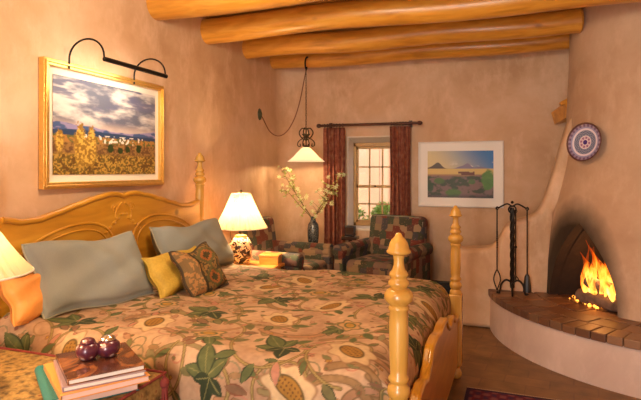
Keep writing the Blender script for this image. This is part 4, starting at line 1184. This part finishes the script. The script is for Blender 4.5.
# picture light
pl = thing('picture_light', (XL+.05, 2.875, 2.17), 0, 'black picture light with two hooped arms over the gilt framed painting', 'picture light')
for yy in (2.605-2.92, 3.215-2.92):
    b = MB(); pts = [(.0, yy, -.03), (.0, yy, .03)]+[(.135-.135*math.cos(a*PI/16), yy, .03+.115*math.sin(a*PI/16)) for a in range(1, 17)]+[(.272, yy, .012)]
    b.tube(pts, .006, 8); b.build('arm', M_IRON, pl)
b = MB(); b.tube([(.272, -.315, .012), (.272, 0, .012), (.272, .305, .012)], .015, 14); b.build('lamp_tube', M_IRON, pl)
a = light('AREA', 'picture_lamp_light', (.27, .01, -.012), 2.6, (1, .86, .66), parent=pl, rot=(0, math.radians(38), 0), shape='RECTANGLE', size=.03, size_y=.62)

# ---------------------------------------------------------------- hanging lamp
hl = thing('pendant_lamp', (-2.115, 5.60, 2.66), 0, 'hanging lamp with flared milk glass shade and iron scrolls, on the rear beam', 'lamp')
b = MB(); b.tube(cr([(0, .05, .16), (0, .0, .14), (0, -.03, .09), (.0, -.02, .03), (0, .01, .01), (0, .02, .04)]), .010, 8); b.build('hook', M_IRON, hl)
b = MB()
for k in range(22):
    z = -k*.032; rot = R(PI/2*(k % 2), 'Z')
    b.tube([tuple(rot @ Vector((.008*math.cos(a*PI/4), 0, z+.019*math.sin(a*PI/4)))) for a in range(8)], .0028, 5, close=True)
b.build('chain', M_BRONZE, hl)
b = MB(); zt = -.70
for s_ in (-1, 1):
    for pl_ in (0, PI/2):
        rot = R(pl_, 'Z')
        b.tube([tuple(rot @ Vector(p)) for p in cr([(0, 0, zt+.02), (s_*.05, 0, zt+.03), (s_*.085, 0, zt-.02), (s_*.055, 0, zt-.075), (s_*.02, 0, zt-.07), (s_*.045, 0, zt-.035)])], .007, 7)
        b.tube([tuple(rot @ Vector(p)) for p in cr([(0, 0, zt-.11), (s_*.05, 0, zt-.09), (s_*.10, 0, zt-.13), (s_*.10, 0, zt-.17), (s_*.07, 0, zt-.175), (s_*.075, 0, zt-.145)])], .006, 7)
b.tube([(0, 0, zt+.03), (0, 0, zt-.20)], .008, 8); b.lathe([(.03, zt-.21), (.036, zt-.19), (.022, zt-.165)], 16)
b.build('scroll_work', M_BRONZE, hl)
b = MB(); b.lathe([(.030, zt-.185), (.055, zt-.20), (.095, zt-.24), (.15, zt-.30), (.195, zt-.335), (.215, zt-.35), (.212, zt-.353), (.19, zt-.34), (.145, zt-.305), (.09, zt-.246), (.05, zt-.205), (.028, zt-.192)], 40, cap=False)
b.build('glass_shade', M_GLASSH, hl, ang=80)
b = MB(); b.sphere((0, 0, zt-.27), .03, 12); b.build('bulb', M_GLASSH, hl)
light('POINT', 'pendant_light', (0, 0, zt-.29), 16, WARM, .04, hl)
b = MB(); sw = [(0, 0, 0), (-.03, -.0, -.14), (-.07, -.02, -.36), (-.13, -.04, -.56), (-.22, -.06, -.71), (-.32, -.08, -.755), (-.40, -.13, -.70), (-.455, -.19, -.56), (-.475, -.22, -.515)]
b.tube(cr(sw, 6), .006, 7); b.build('swag_cord', M_CHAIN, hl)
b = MB(); b.lathe([(.001, .026), (.02, .024), (.03, .012), (.045, .008), (.048, 0)], 20, T((-.484, -.22, -.513)) @ R(PI/2, 'Y') @ Matrix.Diagonal((1.4, 1, 1, 1))); b.build('wall_plate', plain('green bronze', (.10, .11, .06), .5, .5), hl)

# ---------------------------------------------------------------- rug
M_CREAMF = plain('cream fringe', (.50, .38, .28), .9)
rw, rh = 1.15, 2.3
cvr = Canvas(rw, rh, .010, tuple(C(120, 30, 50)))
X, Y = cvr.X, cvr.Y; e = np.minimum(np.minimum(X, rw-X), np.minimum(Y, rh-Y))
A = cvr.a
A[:] = C(110, 24, 40)
A[(e < .03)] = C(52, 26, 52)
band = (e >= .03) & (e < .16); A[band] = C(92, 26, 44)
A[band & ((np.sin(X*60)*np.sin(Y*60)) > .25)] = C(120, 64, 66); A[band & ((np.sin(X*60)*np.sin(Y*60)) < -.45)] = C(60, 30, 60)
A[(e >= .16) & (e < .18)] = C(210, 180, 150)
ins = e >= .18; A[ins & ((np.abs((X*6) % 2-1)+np.abs((Y*6) % 2-1)) < .5)] = C(50, 40, 84)
A[ins & ((np.abs((X*6) % 2-1)+np.abs((Y*6) % 2-1)) < .2)] = C(206, 170, 130)
rug = thing('rug', (-.25+rw/2, 3.70-rh/2, 0), math.radians(-1.5), 'dark red and purple patterned rug with pale fringe on the brick floor', 'rug')
grid('pile', cvr.nx, cvr.ny, lambda i, j: (-rw/2+rw*i, -rh/2+rh*j, .010), M_COL, rug, A, smooth=False, solid=.009)
for sy in (-1, 1):
    b = MB()
    for k in range(115): x = -rw/2+rw*(k+.5)/115; b.box(x-.0035, x+.0035, min(sy*rh/2, sy*(rh/2+.02)), max(sy*rh/2, sy*(rh/2+.02)), .001, .007)
    b.build('fringe', M_CREAMF, rug, fix=False)

# ================================================================ LIGHT, WORLD, CAMERA
light('AREA', 'added_front_fill', (-.5, YF-.1, 1.25), 66, (1, .89, .78), rot=(math.radians(90), 0, 0), shape='RECTANGLE', size=2.7, size_y=2.1)  # added fill from behind the camera, standing in for daylight
light('POINT', 'added_upper_fill', (-1.1, 2.3, 2.55), 48, (1, .80, .54), .15)  # added fill point above the bed, out of view, without a fixture
light('POINT', 'added_rear_upper_fill', (-1.1, .1, 2.5), 26, (1, .80, .56), .22)  # another added fill point, overhead near the camera, no lamp there
p = FP(.06, .12, .66); light('POINT', 'fire_light', p, 5, (1, .42, .12), .08)
sun = light('SUN', 'sun', (0, 0, 6), 4.2, (1, .93, .82), rot=(math.radians(38), math.radians(12), 0), angle=.02)
W_ = bpy.data.worlds.new('sky'); S.world = W_; W_.use_nodes = True
bg = W_.node_tree.nodes['Background']; bg.inputs[0].default_value = (.75, .85, 1, 1); bg.inputs[1].default_value = 1.0

cam = bpy.data.cameras.new('camera'); co = bpy.data.objects.new('camera', cam); COL.objects.link(co); S.camera = co
co.location = (0, 0, EYE); co.rotation_euler = (PI/2, 0, math.radians(19.1))
cam.sensor_width = 36; cam.lens = FL/641*36; cam.shift_y = -(200-HZ)/641; cam.clip_start = .05
S.view_settings.view_transform = 'Standard'; S.view_settings.look = 'None'; S.view_settings.gamma = 1; S.view_settings.exposure = 0.64
S.view_settings.use_curve_mapping = False
